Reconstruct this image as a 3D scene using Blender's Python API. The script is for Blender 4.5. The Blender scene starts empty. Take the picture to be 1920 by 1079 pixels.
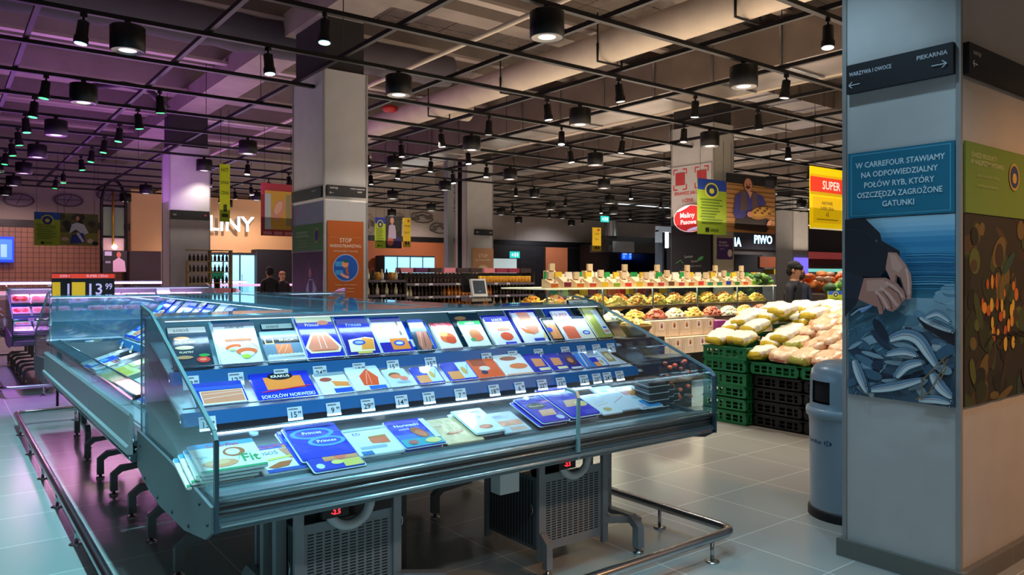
import bpy, bmesh, math, random
from mathutils import Matrix, Vector
R=random.Random(7); PI=math.pi
SC=bpy.context.scene; COL=SC.collection
# ---------------------------------------------------------------- camera, world, exposure
F=1407.0; HOR=515.0; TH=math.radians(37.4); ST,CT=math.sin(TH),math.cos(TH); EYE=1.6
cd=bpy.data.cameras.new('camera'); cam=bpy.data.objects.new('camera',cd); COL.objects.link(cam)
cam.location=(0,0,EYE); cam.rotation_euler=(PI/2,0,-TH); cd.sensor_width=36; cd.lens=F/1920*36
cd.shift_y=-(539.5-HOR)/1920; cd.clip_start=.05; cd.clip_end=200; SC.camera=cam
SC.view_settings.view_transform='Standard'; SC.view_settings.look='None'; SC.view_settings.gamma=1
SC.view_settings.use_curve_mapping=False; SC.view_settings.exposure=0.0
W=bpy.data.worlds.new('world'); SC.world=W; W.use_nodes=True
W.node_tree.nodes['Background'].inputs[0].default_value=(.74,.60,.50,1); W.node_tree.nodes['Background'].inputs[1].default_value=.17
def lamp(kind,loc,energy,color,size=.1,rot=(0,0,0),sizey=None,angle=100,blend=.4,name='lamp_light'):
    l=bpy.data.lights.new(name,kind); l.energy=energy; l.color=color
    if kind=='AREA':
        l.shape='RECTANGLE'; l.size=size; l.size_y=sizey or size
    elif kind=='SPOT':
        l.spot_size=math.radians(angle); l.spot_blend=blend; l.shadow_soft_size=size
    else: l.shadow_soft_size=size
    o=bpy.data.objects.new(name,l); COL.objects.link(o); o.location=loc; o.rotation_euler=rot
    return o
COLD=(.50,.80,1.0); WARM=(1,.86,.68); PURP=(.62,.18,1.0); PINK=(1,.35,.75); NEUT=(1,.90,.80)
def SP(x,y,e,c,ang=80,tilt=(0,0,0),z=3.93): return lamp('SPOT',(x,y,z),e,c,.05,tilt,angle=ang,blend=.6,name='spot_light')
# cold spots over the walkway and the front cooler
for y,e in ((1.1,330),(3.0,270),(4.9,400),(6.8,420),(8.7,400)): SP(.5,y,e,(.34,.84,.98),95)
for x in (1.3,2.4,3.4): SP(x,2.2,72,COLD,95)
# unseen fill spots added behind the camera, warm ones added for the near pillar
for x,y,e in ((-.4,-.9,130),(.7,-.9,40)): SP(x,y,e,(.6,.82,1),95,(math.radians(22),0,0))
SP(6.0,-.8,330,(1,.46,.17),90,(math.radians(20),math.radians(10),0)); SP(4.6,-1.0,70,(1,.62,.34),90,(math.radians(25),0,0))
SP(3.75,4.2,25,COLD,80)
SP(2.9,.9,75,COLD,85,(0,math.radians(-10),0)) 
# warm spots over produce and dried fruit bar
for x,y in ((5.6,4.9),(7.05,4.03),(7.05,5.48),(8.6,4.03),(8.6,5.48)): SP(x,y,235 if x>6 else 55,WARM,85)
for x in (6.9,8.6,10.3,11.8): SP(x,6.6,300,WARM,80,(math.radians(10),0,0))
for x in (7,9,11): SP(x,11.3,240,WARM,90)
for x,y in ((10,3.9),(13,5.5),(15,9),(19,12),(24,14),(11,15)): SP(x,y,420,NEUT,110)
# meat department: pink counter tubes and purple up-lights
SP(.2,11.6,900,PURP,48)
lamp('AREA',(2.0,15,3.0),150,PURP,5,(PI,0,0),5,name='tube_light')
lamp('AREA',(4.5,20,3.2),130,PURP,6,(PI,0,0),5,name='tube_light')
lamp('AREA',(-1.5,8,3.9),35,(.8,.35,.8),3,(PI,0,0),5,name='tube_light')
lamp('AREA',(4.5,21,3.9),260,(1,.6,.62),7,(0,0,0),3,name='tube_light')
lamp('AREA',(1.5,7,4.25),28,(.9,.55,.72),4,(PI,0,0),6,name='tube_light')
# unseen area lights added in place of warm bounce onto ducts and slab
for x,y,e in ((8,7,175),(14,12,270),(10,2,150),(5,13,95),(20,18,260),(28,14,260),(12,22,160)):
    lamp('AREA',(x,y,2.6),e,(1,.80,.62),7,(PI,0,0),7,name='bounce_fill')
for x,y,e,c in ((8,24,300,(1,.85,.75)),(15,24,260,(1,.85,.78)),(22,24,300,(.9,.9,1)),(30,22,420,(.9,.9,1)),(38,22,420,(.95,.92,1)),(1.5,24.2,160,(1,.7,.7))): lamp('SPOT',(x,y,3.9),e,c,.1,(math.radians(30),0,0),angle=120,blend=.7,name='drum_and_wall_light')  # unseen spots added to brighten the back wall, no drums hang here
# ---------------------------------------------------------------- pixel helpers (authoring only)
def ray(u,v=HOR):
    a=(u-960)/F; return Vector((ST+CT*a, CT-ST*a, (HOR-v)/F))
def atY(u,v,Y): r=ray(u,v); t=Y/r.y; return Vector((r.x*t,Y,EYE+r.z*t))
def atX(u,v,X): r=ray(u,v); t=X/r.x; return Vector((X,r.y*t,EYE+r.z*t))
# ---------------------------------------------------------------- colours and materials
def lin(c):
    if isinstance(c,str):
        c=c.lstrip('#'); c=[int(c[i:i+2],16)/255 for i in (0,2,4)]
    return tuple(((x/12.92) if x<=.04045 else ((x+.055)/1.055)**2.4) for x in c[:3])+(1,)
MATS={}
def M(name,color=None,rough=.5,metal=0,emit=0,bump=0,bscale=40,noise=0,coat=0,spec=.5):
    if name in MATS: return MATS[name]
    m=bpy.data.materials.new(name); m.use_nodes=True; nt=m.node_tree; b=nt.nodes['Principled BSDF']
    b.inputs['Roughness'].default_value=rough; b.inputs['Metallic'].default_value=metal
    b.inputs['Coat Weight'].default_value=coat; b.inputs['Specular IOR Level'].default_value=spec
    if color is None:
        at=nt.nodes.new('ShaderNodeAttribute'); at.attribute_name='Col'; src=at.outputs['Color']
        nt.links.new(src,b.inputs['Base Color'])
        if emit: nt.links.new(src,b.inputs['Emission Color'])
    else:
        c=lin(color); b.inputs['Base Color'].default_value=c
        if emit: b.inputs['Emission Color'].default_value=c
        if noise:
            tc=nt.nodes.new('ShaderNodeTexCoord'); n=nt.nodes.new('ShaderNodeTexNoise'); n.inputs['Scale'].default_value=bscale*.3; n.inputs['Detail'].default_value=6
            r=nt.nodes.new('ShaderNodeValToRGB'); r.color_ramp.elements[0].position=.3; r.color_ramp.elements[1].position=.7
            r.color_ramp.elements[0].color=tuple(x*(1-noise) for x in c[:3])+(1,); r.color_ramp.elements[1].color=tuple(min(1,x*(1+noise)) for x in c[:3])+(1,)
            nt.links.new(tc.outputs['Object'],n.inputs[0]); nt.links.new(n.outputs[0],r.inputs[0]); nt.links.new(r.outputs[0],b.inputs['Base Color'])
    b.inputs['Emission Strength'].default_value=emit
    if bump:
        tc=nt.nodes.new('ShaderNodeTexCoord'); n=nt.nodes.new('ShaderNodeTexNoise'); n.inputs['Scale'].default_value=bscale; bp=nt.nodes.new('ShaderNodeBump'); bp.inputs['Strength'].default_value=bump; bp.inputs['Distance'].default_value=.01
        nt.links.new(tc.outputs['Object'],n.inputs[0]); nt.links.new(n.outputs[0],bp.inputs['Height']); nt.links.new(bp.outputs[0],b.inputs['Normal'])
    MATS[name]=m; return m
def glassmat(name,tint,refl=1.0,base=.03,film=0):
    m=bpy.data.materials.new(name); m.use_nodes=True; nt=m.node_tree; nt.nodes.clear()
    o=nt.nodes.new('ShaderNodeOutputMaterial'); mx=nt.nodes.new('ShaderNodeMixShader'); t=nt.nodes.new('ShaderNodeBsdfTransparent'); g=nt.nodes.new('ShaderNodeBsdfGlossy')
    f=nt.nodes.new('ShaderNodeFresnel'); f.inputs[0].default_value=1.5; a=nt.nodes.new('ShaderNodeMath'); a.operation='MULTIPLY_ADD'; a.inputs[1].default_value=refl; a.inputs[2].default_value=base
    n=nt.nodes.new('ShaderNodeTexNoise'); n.inputs['Scale'].default_value=3; bp=nt.nodes.new('ShaderNodeBump'); bp.inputs['Strength'].default_value=.05
    ge=nt.nodes.new('ShaderNodeNewGeometry'); io=nt.nodes.new('ShaderNodeMath'); io.operation='MULTIPLY_ADD'; io.inputs[1].default_value=-.8333; io.inputs[2].default_value=1.5; nt.links.new(ge.outputs['Backfacing'],io.inputs[0]); nt.links.new(io.outputs[0],f.inputs[0])
    t.inputs[0].default_value=lin(tint); g.inputs['Roughness'].default_value=.03; g.inputs[0].default_value=(.9,.97,1,1)
    L=nt.links.new; L(f.outputs[0],a.inputs[0]); L(a.outputs[0],mx.inputs[0]); fx=nt.nodes.new('ShaderNodeMixShader'); fx.inputs[0].default_value=film; df=nt.nodes.new('ShaderNodeBsdfTranslucent'); dd=nt.nodes.new('ShaderNodeBsdfDiffuse'); ad=nt.nodes.new('ShaderNodeMixShader'); df.inputs[0].default_value=lin('#a8d0e0'); dd.inputs[0].default_value=lin('#8fb4c4'); L(df.outputs[0],ad.inputs[1]); L(dd.outputs[0],ad.inputs[2]); L(t.outputs[0],fx.inputs[1]); L(ad.outputs[0],fx.inputs[2]); L(fx.outputs[0] if film else t.outputs[0],mx.inputs[1]); L(g.outputs[0],mx.inputs[2]); L(mx.outputs[0],o.inputs[0]); L(n.outputs[0],bp.inputs['Height']); L(bp.outputs[0],g.inputs['Normal'])
    return m
GLASS=glassmat('clear_glass','#f0fafb',.8,.02); GTOP=glassmat('canopy_glass','#d5ecf0',.8,.06,.32)
GEDGE=M('glass_edge','#6f949a',.2,0,spec=.9)
BLACK=M('black_metal','#0b0b0d',.45,.3); STEEL=M('brushed_steel','#b9bcc0',.22,1); GREY=M('grey_paint','#8b8f94',.45,.2,bump=.05); ALU=M('anodised_aluminium','#87949b',.28,.85)
DARK=M('dark_plastic','#121216',.5); WHITE=M('white_paint','#d9d9da',.5); LIGHTIN=M('cooler_interior','#b9c4ca',.35,.2)
FOIL=M('printed_film',None,.26,0,coat=.4,bump=.35,bscale=14); PRINT=M('printed_board',None,.6); GLOW=M('backlit_print',None,.5,0,1.6); GLOWS=M('bright_letters',None,.5,0,5); PAINT=M('painted',None,.5); GLOSSP=M('glossy_paint',None,.2,coat=.4)
RAILBLUE=M('blue_price_rail','#2f6fae',.3,.1); TAGM=M('tag_print',None,.5)
WOOD=M('pale_wood',None,.65,bump=.1,bscale=60)
LENSW=M('lamp_lens_white','#eef6ff',.5,0,14); LENSD=M('lamp_lens_dim','#d8d4d0',.4,0,1.2); LENSG=M('lamp_lens_green','#28e060',.5,0,6); LENSC=M('lamp_lens_cyan','#9fe0ff',.5,0,14); LED=M('led_strip','#cfe8ff',.5,0,2)
# ---------------------------------------------------------------- mesh builder
class MB:
    def __init__(s): s.v=[]; s.f=[]; s.c=[]; s.sm=[]
    def add(s,vs,fs,c=None,mat=None,smooth=False):
        b=len(s.v); s.v+= [tuple(mat@Vector(p)) for p in vs] if mat else [tuple(p) for p in vs]
        col=lin(c) if c else (1,1,1,1)
        for f in fs: s.f.append([b+i for i in f]); s.c.append(col); s.sm.append(smooth)
        return s
    def box(s,x0,x1,y0,y1,z0,z1,c=None,mat=None):
        return s.add([(x0,y0,z0),(x1,y0,z0),(x1,y1,z0),(x0,y1,z0),(x0,y0,z1),(x1,y0,z1),(x1,y1,z1),(x0,y1,z1)],
          [(0,3,2,1),(4,5,6,7),(0,1,5,4),(1,2,6,5),(2,3,7,6),(3,0,4,7)],c,mat)
    def rbox(s,x0,x1,y0,y1,z0,z1,r,c=None,mat=None,n=3):   # rounded in plan
        pts=[]
        for cx,cy,a0 in ((x1-r,y1-r,0),(x0+r,y1-r,90),(x0+r,y0+r,180),(x1-r,y0+r,270)):
            for k in range(n+1):
                a=math.radians(a0+90*k/n); pts.append((cx+r*math.cos(a),cy+r*math.sin(a)))
        N=len(pts); e=min(r*.3,(z1-z0)*.3); q=1-2*e/max(x1-x0,y1-y0); mx,my=(x0+x1)/2,(y0+y1)/2
        vs=[(x,y,z0) for x,y in pts]+[(x,y,z1-e) for x,y in pts]+[(mx+(x-mx)*q,my+(y-my)*q,z1) for x,y in pts]
        fs=[tuple(range(N))[::-1],tuple(range(2*N,3*N))]
        for L in (0,N):
            for i in range(N): j=(i+1)%N; fs.append((L+i,L+j,L+N+j,L+N+i))
        return s.add(vs,fs,c,mat)
    def prismX(s,prof,x0,x1,c=None,mat=None):  # prof (y,z) closed polygon, ccw seen from +X
        N=len(prof); vs=[(x0,y,z) for y,z in prof]+[(x1,y,z) for y,z in prof]
        fs=[tuple(range(N))[::-1],tuple(range(N,2*N))]+[(i,(i+1)%N,N+(i+1)%N,N+i) for i in range(N)]
        return s.add(vs,fs,c,mat)
    def lathe(s,prof,c=None,n=24,mat=None,smooth=True,cap=True):  # (r,z)
        vs=[];K=len(prof)
        for r,z in prof:
            for i in range(n): a=2*PI*i/n; vs.append((r*math.cos(a),r*math.sin(a),z))
        fs=[(k*n+i,k*n+(i+1)%n,(k+1)*n+(i+1)%n,(k+1)*n+i) for k in range(K-1) for i in range(n)]
        s.add(vs,fs,c,mat,smooth)
        if cap:
            s.add([vs[i] for i in range(n)],[tuple(range(n))[::-1]],c,mat); s.add(vs[-n:],[tuple(range(n))],c,mat)
        return s
    def tube(s,path,r,c=None,n=10,closed=False,mat=None,smooth=True):
        P=[Vector(p) for p in path]; K=len(P); vs=[]; up=Vector((0,0,1)); prev=None
        for i,p in enumerate(P):
            if closed: d=(P[(i+1)%K]-P[i-1])
            else: d=(P[min(i+1,K-1)]-P[max(i-1,0)])
            d.normalize()
            if prev is None:
                q=up if abs(d.z)<.9 else Vector((1,0,0)); e=d.cross(q).normalized()
            else: e=(prev-d*prev.dot(d)).normalized()
            prev=e; g=d.cross(e); rr=r[i] if isinstance(r,(list,tuple)) else r
            for k in range(n): a=2*PI*k/n+PI/n; vs.append(p+e*(rr*math.cos(a))+g*(rr*math.sin(a)))
        KK=K if closed else K-1
        fs=[(i*n+k,i*n+(k+1)%n,((i+1)%K)*n+(k+1)%n,((i+1)%K)*n+k) for i in range(KK) for k in range(n)]
        if not closed: fs+=[tuple(range(n))[::-1],tuple(range((K-1)*n,K*n))]
        return s.add(vs,fs,c,mat,smooth)
    def ball(s,cx,cy,cz,rx,ry,rz,c=None,n=12,m=8,mat=None,jit=0):
        vs=[];
        for j in range(1,m):
            for i in range(n):
                t=PI*j/m;a=2*PI*i/n;k=1+R.uniform(-jit,jit); vs.append((cx+rx*k*math.sin(t)*math.cos(a),cy+ry*k*math.sin(t)*math.sin(a),cz+rz*k*math.cos(t)))
        vs+=[(cx,cy,cz+rz),(cx,cy,cz-rz)]; T=len(vs)-2
        fs=[(j*n+i,(j+1)*n+i,(j+1)*n+(i+1)%n,j*n+(i+1)%n) for j in range(m-2) for i in range(n)]
        fs+=[(T,i,(i+1)%n) for i in range(n)]+[(T+1,(m-2)*n+(i+1)%n,(m-2)*n+i) for i in range(n)]
        return s.add(vs,fs,c,mat,True)
    def mesh(s,name,mat):
        me=bpy.data.meshes.new(name); me.from_pydata(s.v,[],s.f)
        at=me.color_attributes.new('Col','FLOAT_COLOR','CORNER'); buf=[]
        for f,c in zip(s.f,s.c): buf+=list(c)*len(f)
        at.data.foreach_set('color',buf); me.polygons.foreach_set('use_smooth',s.sm); me.materials.append(mat); me.update()
        return me
    def build(s,name,mat,parent=None,loc=None,rot=None):
        o=bpy.data.objects.new(name,s.mesh(name,mat)); COL.objects.link(o)
        if parent: o.parent=parent
        if loc is not None: o.location=loc
        if rot is not None: o.rotation_euler=rot
        return o
def tag(o,label,cat,group=None,kind=None):
    o['label']=label; o['category']=cat
    if group: o['group']=group
    if kind: o['kind']=kind
    return o
def thing(name,label,cat,loc=(0,0,0),rz=0,group=None,rot=None):
    o=bpy.data.objects.new(name,None); COL.objects.link(o); o.empty_display_size=.1; o.location=loc; o.rotation_euler=rot or (0,0,rz)
    return tag(o,label,cat,group)
def struct(o): o['kind']='structure'; return o
def dup(o,loc,rot,label=None,group=None):
    r=o.copy(); COL.objects.link(r); r.location=loc; r.rotation_euler=rot
    if label: r['label']=label
    if group: r['group']=group
    for ch in list(o.children):
        c=ch.copy(); COL.objects.link(c); c.parent=r
        for g in list(ch.children):
            d=g.copy(); COL.objects.link(d); d.parent=c
    return r
ORD=['first','second','third','fourth','fifth','sixth','seventh','eighth','ninth','tenth','eleventh','twelfth','thirteenth','fourteenth','fifteenth','sixteenth','seventeenth','eighteenth','nineteenth','twentieth']+['%dth'%i for i in range(21,60)]
# ---------------------------------------------------------------- flat printed art
TX={}
def textpoly(s):
    if s in TX: return TX[s]
    cu=bpy.data.curves.new('t','FONT'); cu.body=s; cu.size=1; cu.align_x='CENTER'; cu.resolution_u=2; cu.offset=.012
    o=bpy.data.objects.new('t',cu); me=bpy.data.meshes.new_from_object(o)
    vs=[(v.co.x,v.co.y) for v in me.vertices]; fs=[tuple(p.vertices) for p in me.polygons]
    bpy.data.objects.remove(o); bpy.data.curves.remove(cu); bpy.data.meshes.remove(me)
    if vs:
        x0=min(v[0] for v in vs);x1=max(v[0] for v in vs);y0=min(v[1] for v in vs);y1=max(v[1] for v in vs)
        vs=[(x-(x0+x1)/2,y-(y0+y1)/2) for x,y in vs]; TX[s]=(vs,fs,x1-x0,y1-y0)
    else: TX[s]=([],[],1,1)
    return TX[s]
def art(mb,ops,w,h,m,dz=.0006,z0=None):
    """ops in unit square; local plane x right, y up, z out of the print; m maps to the mesh frame"""
    z=dz if z0 is None else z0
    def C(ps):
        for ax,lim,sg in ((0,0,1),(0,w,-1),(1,0,1),(1,h,-1)):
            out=[]
            for p,q in zip(ps,ps[1:]+ps[:1]):
                a=(p[ax]-lim)*sg; b=(q[ax]-lim)*sg
                if a>=0: out.append(p)
                if (a>=0)!=(b>=0): t=a/(a-b); out.append((p[0]+(q[0]-p[0])*t,p[1]+(q[1]-p[1])*t))
            ps=out
            if not ps: return []
        return ps
    def A(ps,c):
        ps=C([tuple(p) for p in ps])
        if len(ps)>2: mb.add([(x,y,z) for x,y in ps],[tuple(range(len(ps)))],c,m)
    for op in ops:
        k=op[0]
        if k=='r': _,x0,y0,x1,y1,c=op; A([(x0*w,y0*h),(x1*w,y0*h),(x1*w,y1*h),(x0*w,y1*h)],c)
        elif k=='p': A([(x*w,y*h) for x,y in op[1]],op[2])
        elif k=='e':
            _,cx,cy,rx,ry,c=op[:6]; ro=math.radians(op[6]) if len(op)>6 else 0; N=20; vs=[]
            for i in range(N):
                a=2*PI*i/N; X=rx*w*math.cos(a);Y=ry*h*math.sin(a); vs.append((cx*w+X*math.cos(ro)-Y*math.sin(ro),cy*h+X*math.sin(ro)+Y*math.cos(ro)))
            A(vs,c)
        elif k=='l':  # polyline with width: pts, width(frac of w), colour
            pts=[Vector((x*w,y*h)) for x,y in op[1]]; wd=op[2]*w/2
            for a,b in zip(pts,pts[1:]):
                d=(b-a); 
                if d.length<1e-6: continue
                n=Vector((-d.y,d.x)).normalized()*wd; A([(a.x-n.x,a.y-n.y),(b.x-n.x,b.y-n.y),(b.x+n.x,b.y+n.y),(a.x+n.x,a.y+n.y)],op[3])
        elif k=='t': # text,cx,cy,height frac of h,colour,[max width frac],[rot]
            _,s,cx,cy,hh,c=op[:6]; mw=op[6] if len(op)>6 else .92; ro=math.radians(op[7]) if len(op)>7 else 0
            vs,fs,tw,th=textpoly(s); sy=hh*h/.72; sx=min(sy,mw*w/tw)
            mb.add([((x*sx)*math.cos(ro)-(y*sy)*math.sin(ro)+cx*w,(x*sx)*math.sin(ro)+(y*sy)*math.cos(ro)+cy*h,z) for x,y in vs],fs,c,m)
        elif k=='+': z+=op[1]
        z+=dz
def VM(): # vertical print frame: print x -> x, print y -> z, print z -> -y
    return Matrix(((1,0,0,0),(0,0,-1,0),(0,1,0,0),(0,0,0,1)))
def board(name,label,cat,loc,rz,w,h,ops,base='#dddddd',th=.012,mat=None,group=None,dz=.0008,back=None,wires=None,parent=None,kind=None):
    """flat sign whose lower left front corner is at loc"""
    mb=MB(); mb.box(0,w,0,th,0,h,back or base); art(mb,[('r',0,0,1,1,base)]+ops,w,h,VM(),dz)
    o=mb.build(name,mat or PRINT,parent,loc,(0,0,rz))
    if parent is None:
        if kind: o['kind']=kind; o['label']=label
        else: tag(o,label,cat,group)
    if wires:
        wb=MB()
        for x in wires: wb.tube([(x*w,th/2,h),(x*w,th/2,wires_top-loc[2])],.004,n=5)
        wb.build('hanging_wire',BLACK,o)
    return o
wires_top=4.17
# ---------------------------------------------------------------- floor, ceiling, walls
def nodemat(name,fn,rough=.3):
    m=bpy.data.materials.new(name); m.use_nodes=True; nt=m.node_tree; b=nt.nodes['Principled BSDF']; b.inputs['Roughness'].default_value=rough
    fn(nt,b); return m
def brick(bw,rh,c1,c2,mort,ms,off=(0,0,0),rot=(0,0,0),offset=0,rr=None,noise=.0):
    def fn(nt,b):
        tc=nt.nodes.new('ShaderNodeTexCoord'); mp=nt.nodes.new('ShaderNodeMapping'); mp.inputs['Location'].default_value=off; mp.inputs['Rotation'].default_value=rot
        br=nt.nodes.new('ShaderNodeTexBrick'); br.offset=offset; br.inputs['Scale'].default_value=1; br.inputs['Brick Width'].default_value=bw; br.inputs['Row Height'].default_value=rh
        br.inputs['Mortar Size'].default_value=ms; br.inputs['Mortar Smooth'].default_value=0; br.inputs['Color1'].default_value=lin(c1); br.inputs['Color2'].default_value=lin(c2); br.inputs['Mortar'].default_value=lin(mort)
        L=nt.links.new; L(tc.outputs['Object'],mp.inputs[0]); L(mp.outputs[0],br.inputs[0])
        if noise:
            n=nt.nodes.new('ShaderNodeTexNoise'); n.inputs['Scale'].default_value=1.3; n.inputs['Detail'].default_value=5; mx=nt.nodes.new('ShaderNodeMix'); mx.data_type='RGBA'; mx.blend_type='MULTIPLY'; mx.inputs[0].default_value=noise
            L(tc.outputs['Object'],n.inputs[0]); L(br.outputs[0],mx.inputs[6]); L(n.outputs[0],mx.inputs[7]); L(mx.outputs[2],b.inputs['Base Color'])
            mr=nt.nodes.new('ShaderNodeMapRange'); mr.inputs['To Min'].default_value=.16; mr.inputs['To Max'].default_value=.38; L(n.outputs[0],mr.inputs[0]); L(mr.outputs[0],b.inputs['Roughness'])
        else: L(br.outputs[0],b.inputs['Base Color'])
    return fn
FLOORM=nodemat('floor_tiles',brick(.625,.625,'#a3a5a2','#9c9e9b','#d2d4d0',.0035,(-3.79,-2.79,0),noise=.0),.22)
struct(MB().box(-14,52,-6,30,-.1,0).build('floor',FLOORM))
PANEL=nodemat('insulation_panels',brick(1.2,.6,'#8d8078','#857970','#4c4540',.012,noise=.4),.9)
struct(MB().box(-14,52,-6,30,6.0,6.2).build('ceiling',PANEL))
BEAMM=M('concrete_beam','#8a7e76',.9,bump=.2,bscale=8,noise=.12)
TILEB=nodemat('brown_wall_tiles',brick(.15,.15,'#a9765c','#9f6f57','#5c4038',.008,rot=(PI/2,0,0)),.35)
TILED=nodemat('black_wall_tiles',brick(.3,.1,'#1e1b1e','#262226','#0c0b0c',.006,rot=(PI/2,0,0)),.3)
WALLP=M('wall_paint','#a79a92',.85,noise=.05,bscale=3); ORANGEP=M('orange_wall','#b4653c',.7,noise=.08,bscale=4)
YB=26.5
def bx(u): return atY(u,HOR,YB).x
struct(MB().box(-14,52,YB,YB+.2,0,6.2).build('wall_back',WALLP))
struct(MB().box(-14.2,-14,-6,YB,0,6.2).build('wall_left',WALLP))
n=[0]
def trim(x0,x1,y0,y1,z0,z1,mat):
    n[0]+=1; return struct(MB().box(x0,x1,y0,y1,z0,z1).build('trim_%d'%n[0],mat))
trim(-6,bx(300),YB-.06,YB-.01,0,3.0,TILEB)
trim(-6,bx(250),YB-.08,YB-.01,3.0,3.22,TILED)
trim(bx(388),bx(858),YB-.06,YB-.01,0,2.95,TILEB)
trim(bx(688),bx(858),YB-.08,YB-.01,1.2,2.9,ORANGEP)
trim(bx(688),bx(1160),YB-.1,YB-.01,2.92,3.12,BLACK)
trim(bx(914),bx(1160),YB-.06,YB-.01,0,2.92,TILED)
trim(bx(1020),bx(1061),YB-.12,YB-.01,0,2.85,ORANGEP)
trim(bx(1062),bx(1098),YB-.12,YB-.01,0,2.8,BLACK)
# cream fascia above the cold cuts counter, lamplight imitated by a faint glow
CREAM=M('cream_fascia','#e0a878',.6,0,.12)
trim(bx(243),bx(300),YB-.3,YB-.1,2.35,4.3,CREAM); trim(bx(388),bx(550),YB-.3,YB-.1,2.35,4.25,CREAM)
# concrete beams and slab details
b=[-1.2,1.4,4.0,6.6,9.2,11.8,14.4,17.0,19.6,22.2,24.8]
for i,y in enumerate(b): struct(MB().box(-14,52,y,y+.42,5.45,6.0).build('trim_%d'%(100+i),BEAMM))
for i,x in enumerate([4.05,12.05,20.05,28.05]): struct(MB().box(x,x+.65,-6,26.4,5.1,5.45).build('trim_%d'%(120+i),BEAMM))
CONC=M('column_plaster','#b9b6b4',.75,bump=.12,bscale=14,noise=.05); SKIRT=nodemat('skirting_tile',brick(.6,.3,'#6d6c68','#66655f','#8a8984',.004,rot=(PI/2,0,0)),.35)
def pillar(x0,y0,w,d,label,top=4.4,lab2=None):
    t=thing('pillar',label,'pillar',(x0,y0,0))
    MB().box(0,w,0,d,.0,top).build('shaft',CONC,t)
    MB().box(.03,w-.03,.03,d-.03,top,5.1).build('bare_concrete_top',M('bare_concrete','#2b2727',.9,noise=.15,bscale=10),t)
    MB().box(-.035,w+.035,-.035,d+.035,0,.10).build('skirting',SKIRT,t)
    e=MB()
    for x,y in ((0,0),(w,0),(0,d)): e.box(x-.012,x+.012,y-.012,y+.012,.1,top)
    e.build('corner_guard',M('corner_guard','#9a9694',.5,.2),t)
    return t
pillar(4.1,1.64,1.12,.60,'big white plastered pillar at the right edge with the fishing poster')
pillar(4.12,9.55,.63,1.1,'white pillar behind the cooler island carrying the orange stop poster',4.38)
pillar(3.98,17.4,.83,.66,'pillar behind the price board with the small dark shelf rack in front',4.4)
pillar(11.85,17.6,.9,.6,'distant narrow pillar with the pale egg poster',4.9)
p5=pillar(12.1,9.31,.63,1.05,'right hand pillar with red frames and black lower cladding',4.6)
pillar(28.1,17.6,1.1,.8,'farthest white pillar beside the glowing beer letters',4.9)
MB().box(-.02,.0,0,1.05,0.1,2.78).build('black_cladding',DARK,p5)
# pipe riser on distant pillar
tag(MB().tube([(11.55,17.5,0),(11.55,17.5,5.3)],.06,n=10).build('riser_pipe',BLACK),'thin dark vertical riser pipe left of the egg poster pillar','pipe')
tag(MB().box(11.15,11.35,17.5,17.7,0,5.3).build('cable_duct',GREY),'pale vertical cable duct left of the riser pipe by the egg poster pillar','duct')
# ---------------------------------------------------------------- ceiling services
PIPEM=M('white_insulation','#c9b9a6',.6,bump=.1,bscale=10,noise=.08)
t=thing('ventilation_pipe','thick round cream insulated pipe running under the ceiling','pipe',(0,0,0))
MB().tube([(7.95,y,5.0) for y in (-2,5,10,14.5,17)],.24,n=20).build('pipe_run',PIPEM,t)
for y in (3.2,5.6,8.0,10.4,12.8): MB().tube([(7.7,y,5.0),(7.7,y,4.74),(8.2,y,4.74),(8.2,y,5.0)],.02,n=6).build('pipe_hanger',BLACK,t); MB().tube([(7.7,y,5.0),(7.7,y,5.45)],.012,n=6).build('hanger_rod',BLACK,t)
MB().tube([(7.95,13,5.0),(8.8,13,5.0)],.2,n=16).build('branch_pipe',PIPEM,t)
v=MB().lathe([(.1,0),(.16,.03),(.16,.1),(.1,.13)],n=12,mat=Matrix.Translation((7.6,14.2,5.05))); v.build('red_valve',M('red_paint','#b3261c',.4),t)
DUCTM=M('galvanised_duct','#9b8f85',.32,.75,bump=.35,bscale=5,noise=.15)
def duct(x0,x1,y0,y1,z0,z1,label,seg=1.2):
    t=thing('air_duct',label,'duct',((x0+x1)/2,y0,z0)); ox=(x0+x1)/2
    MB().box(x0-ox,x1-ox,0,y1-y0,0,z1-z0).build('duct_body',DUCTM,t)
    k=0
    L=(y1-y0) if (y1-y0)>(x1-x0) else (x1-x0)
    while k*seg<=L:
        f=MB()
        if (y1-y0)>(x1-x0): f.box(x0-ox-.025,x1-ox+.025,k*seg-.02,k*seg+.02,-.025,z1-z0+.02)
        else: f.box(x0-ox+k*seg-.02,x0-ox+k*seg+.02,-.025,y1-y0+.025,-.025,z1-z0+.02)
        k+=1; f.build('flange',STEEL,t)
    return t
duct(9.6,10.7,-1,19,4.62,5.25,'large rectangular galvanised air duct right of the round pipe')
duct(13.5,14.6,2,22,4.7,5.2,'second galvanised air duct farther right under the ceiling')
duct(16.5,17.6,6,24,4.7,5.3,'third galvanised duct in the far right ceiling')
duct(10.72,13.48,7.6,8.2,4.75,5.2,'short crosswise galvanised duct joining two long ducts',.8)
def tray(x0,x1,y,z,label,m=None):
    t=thing('cable_tray',label,'tray',((x0),y,z)); MB().box(0,x1-x0,-.07,.07,0,.012).box(0,x1-x0,-.08,-.07,0,.05).box(0,x1-x0,.07,.08,0,.05).build('channel',m or M('cable_tray','#b3a49a',.4,.4),t)
    r=MB(); k=.5
    while k<x1-x0: r.tube([(k,0,0),(k,0,5.42-z)],.005,n=4); k+=1.6
    r.build('drop_rod',STEEL,t)
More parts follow.
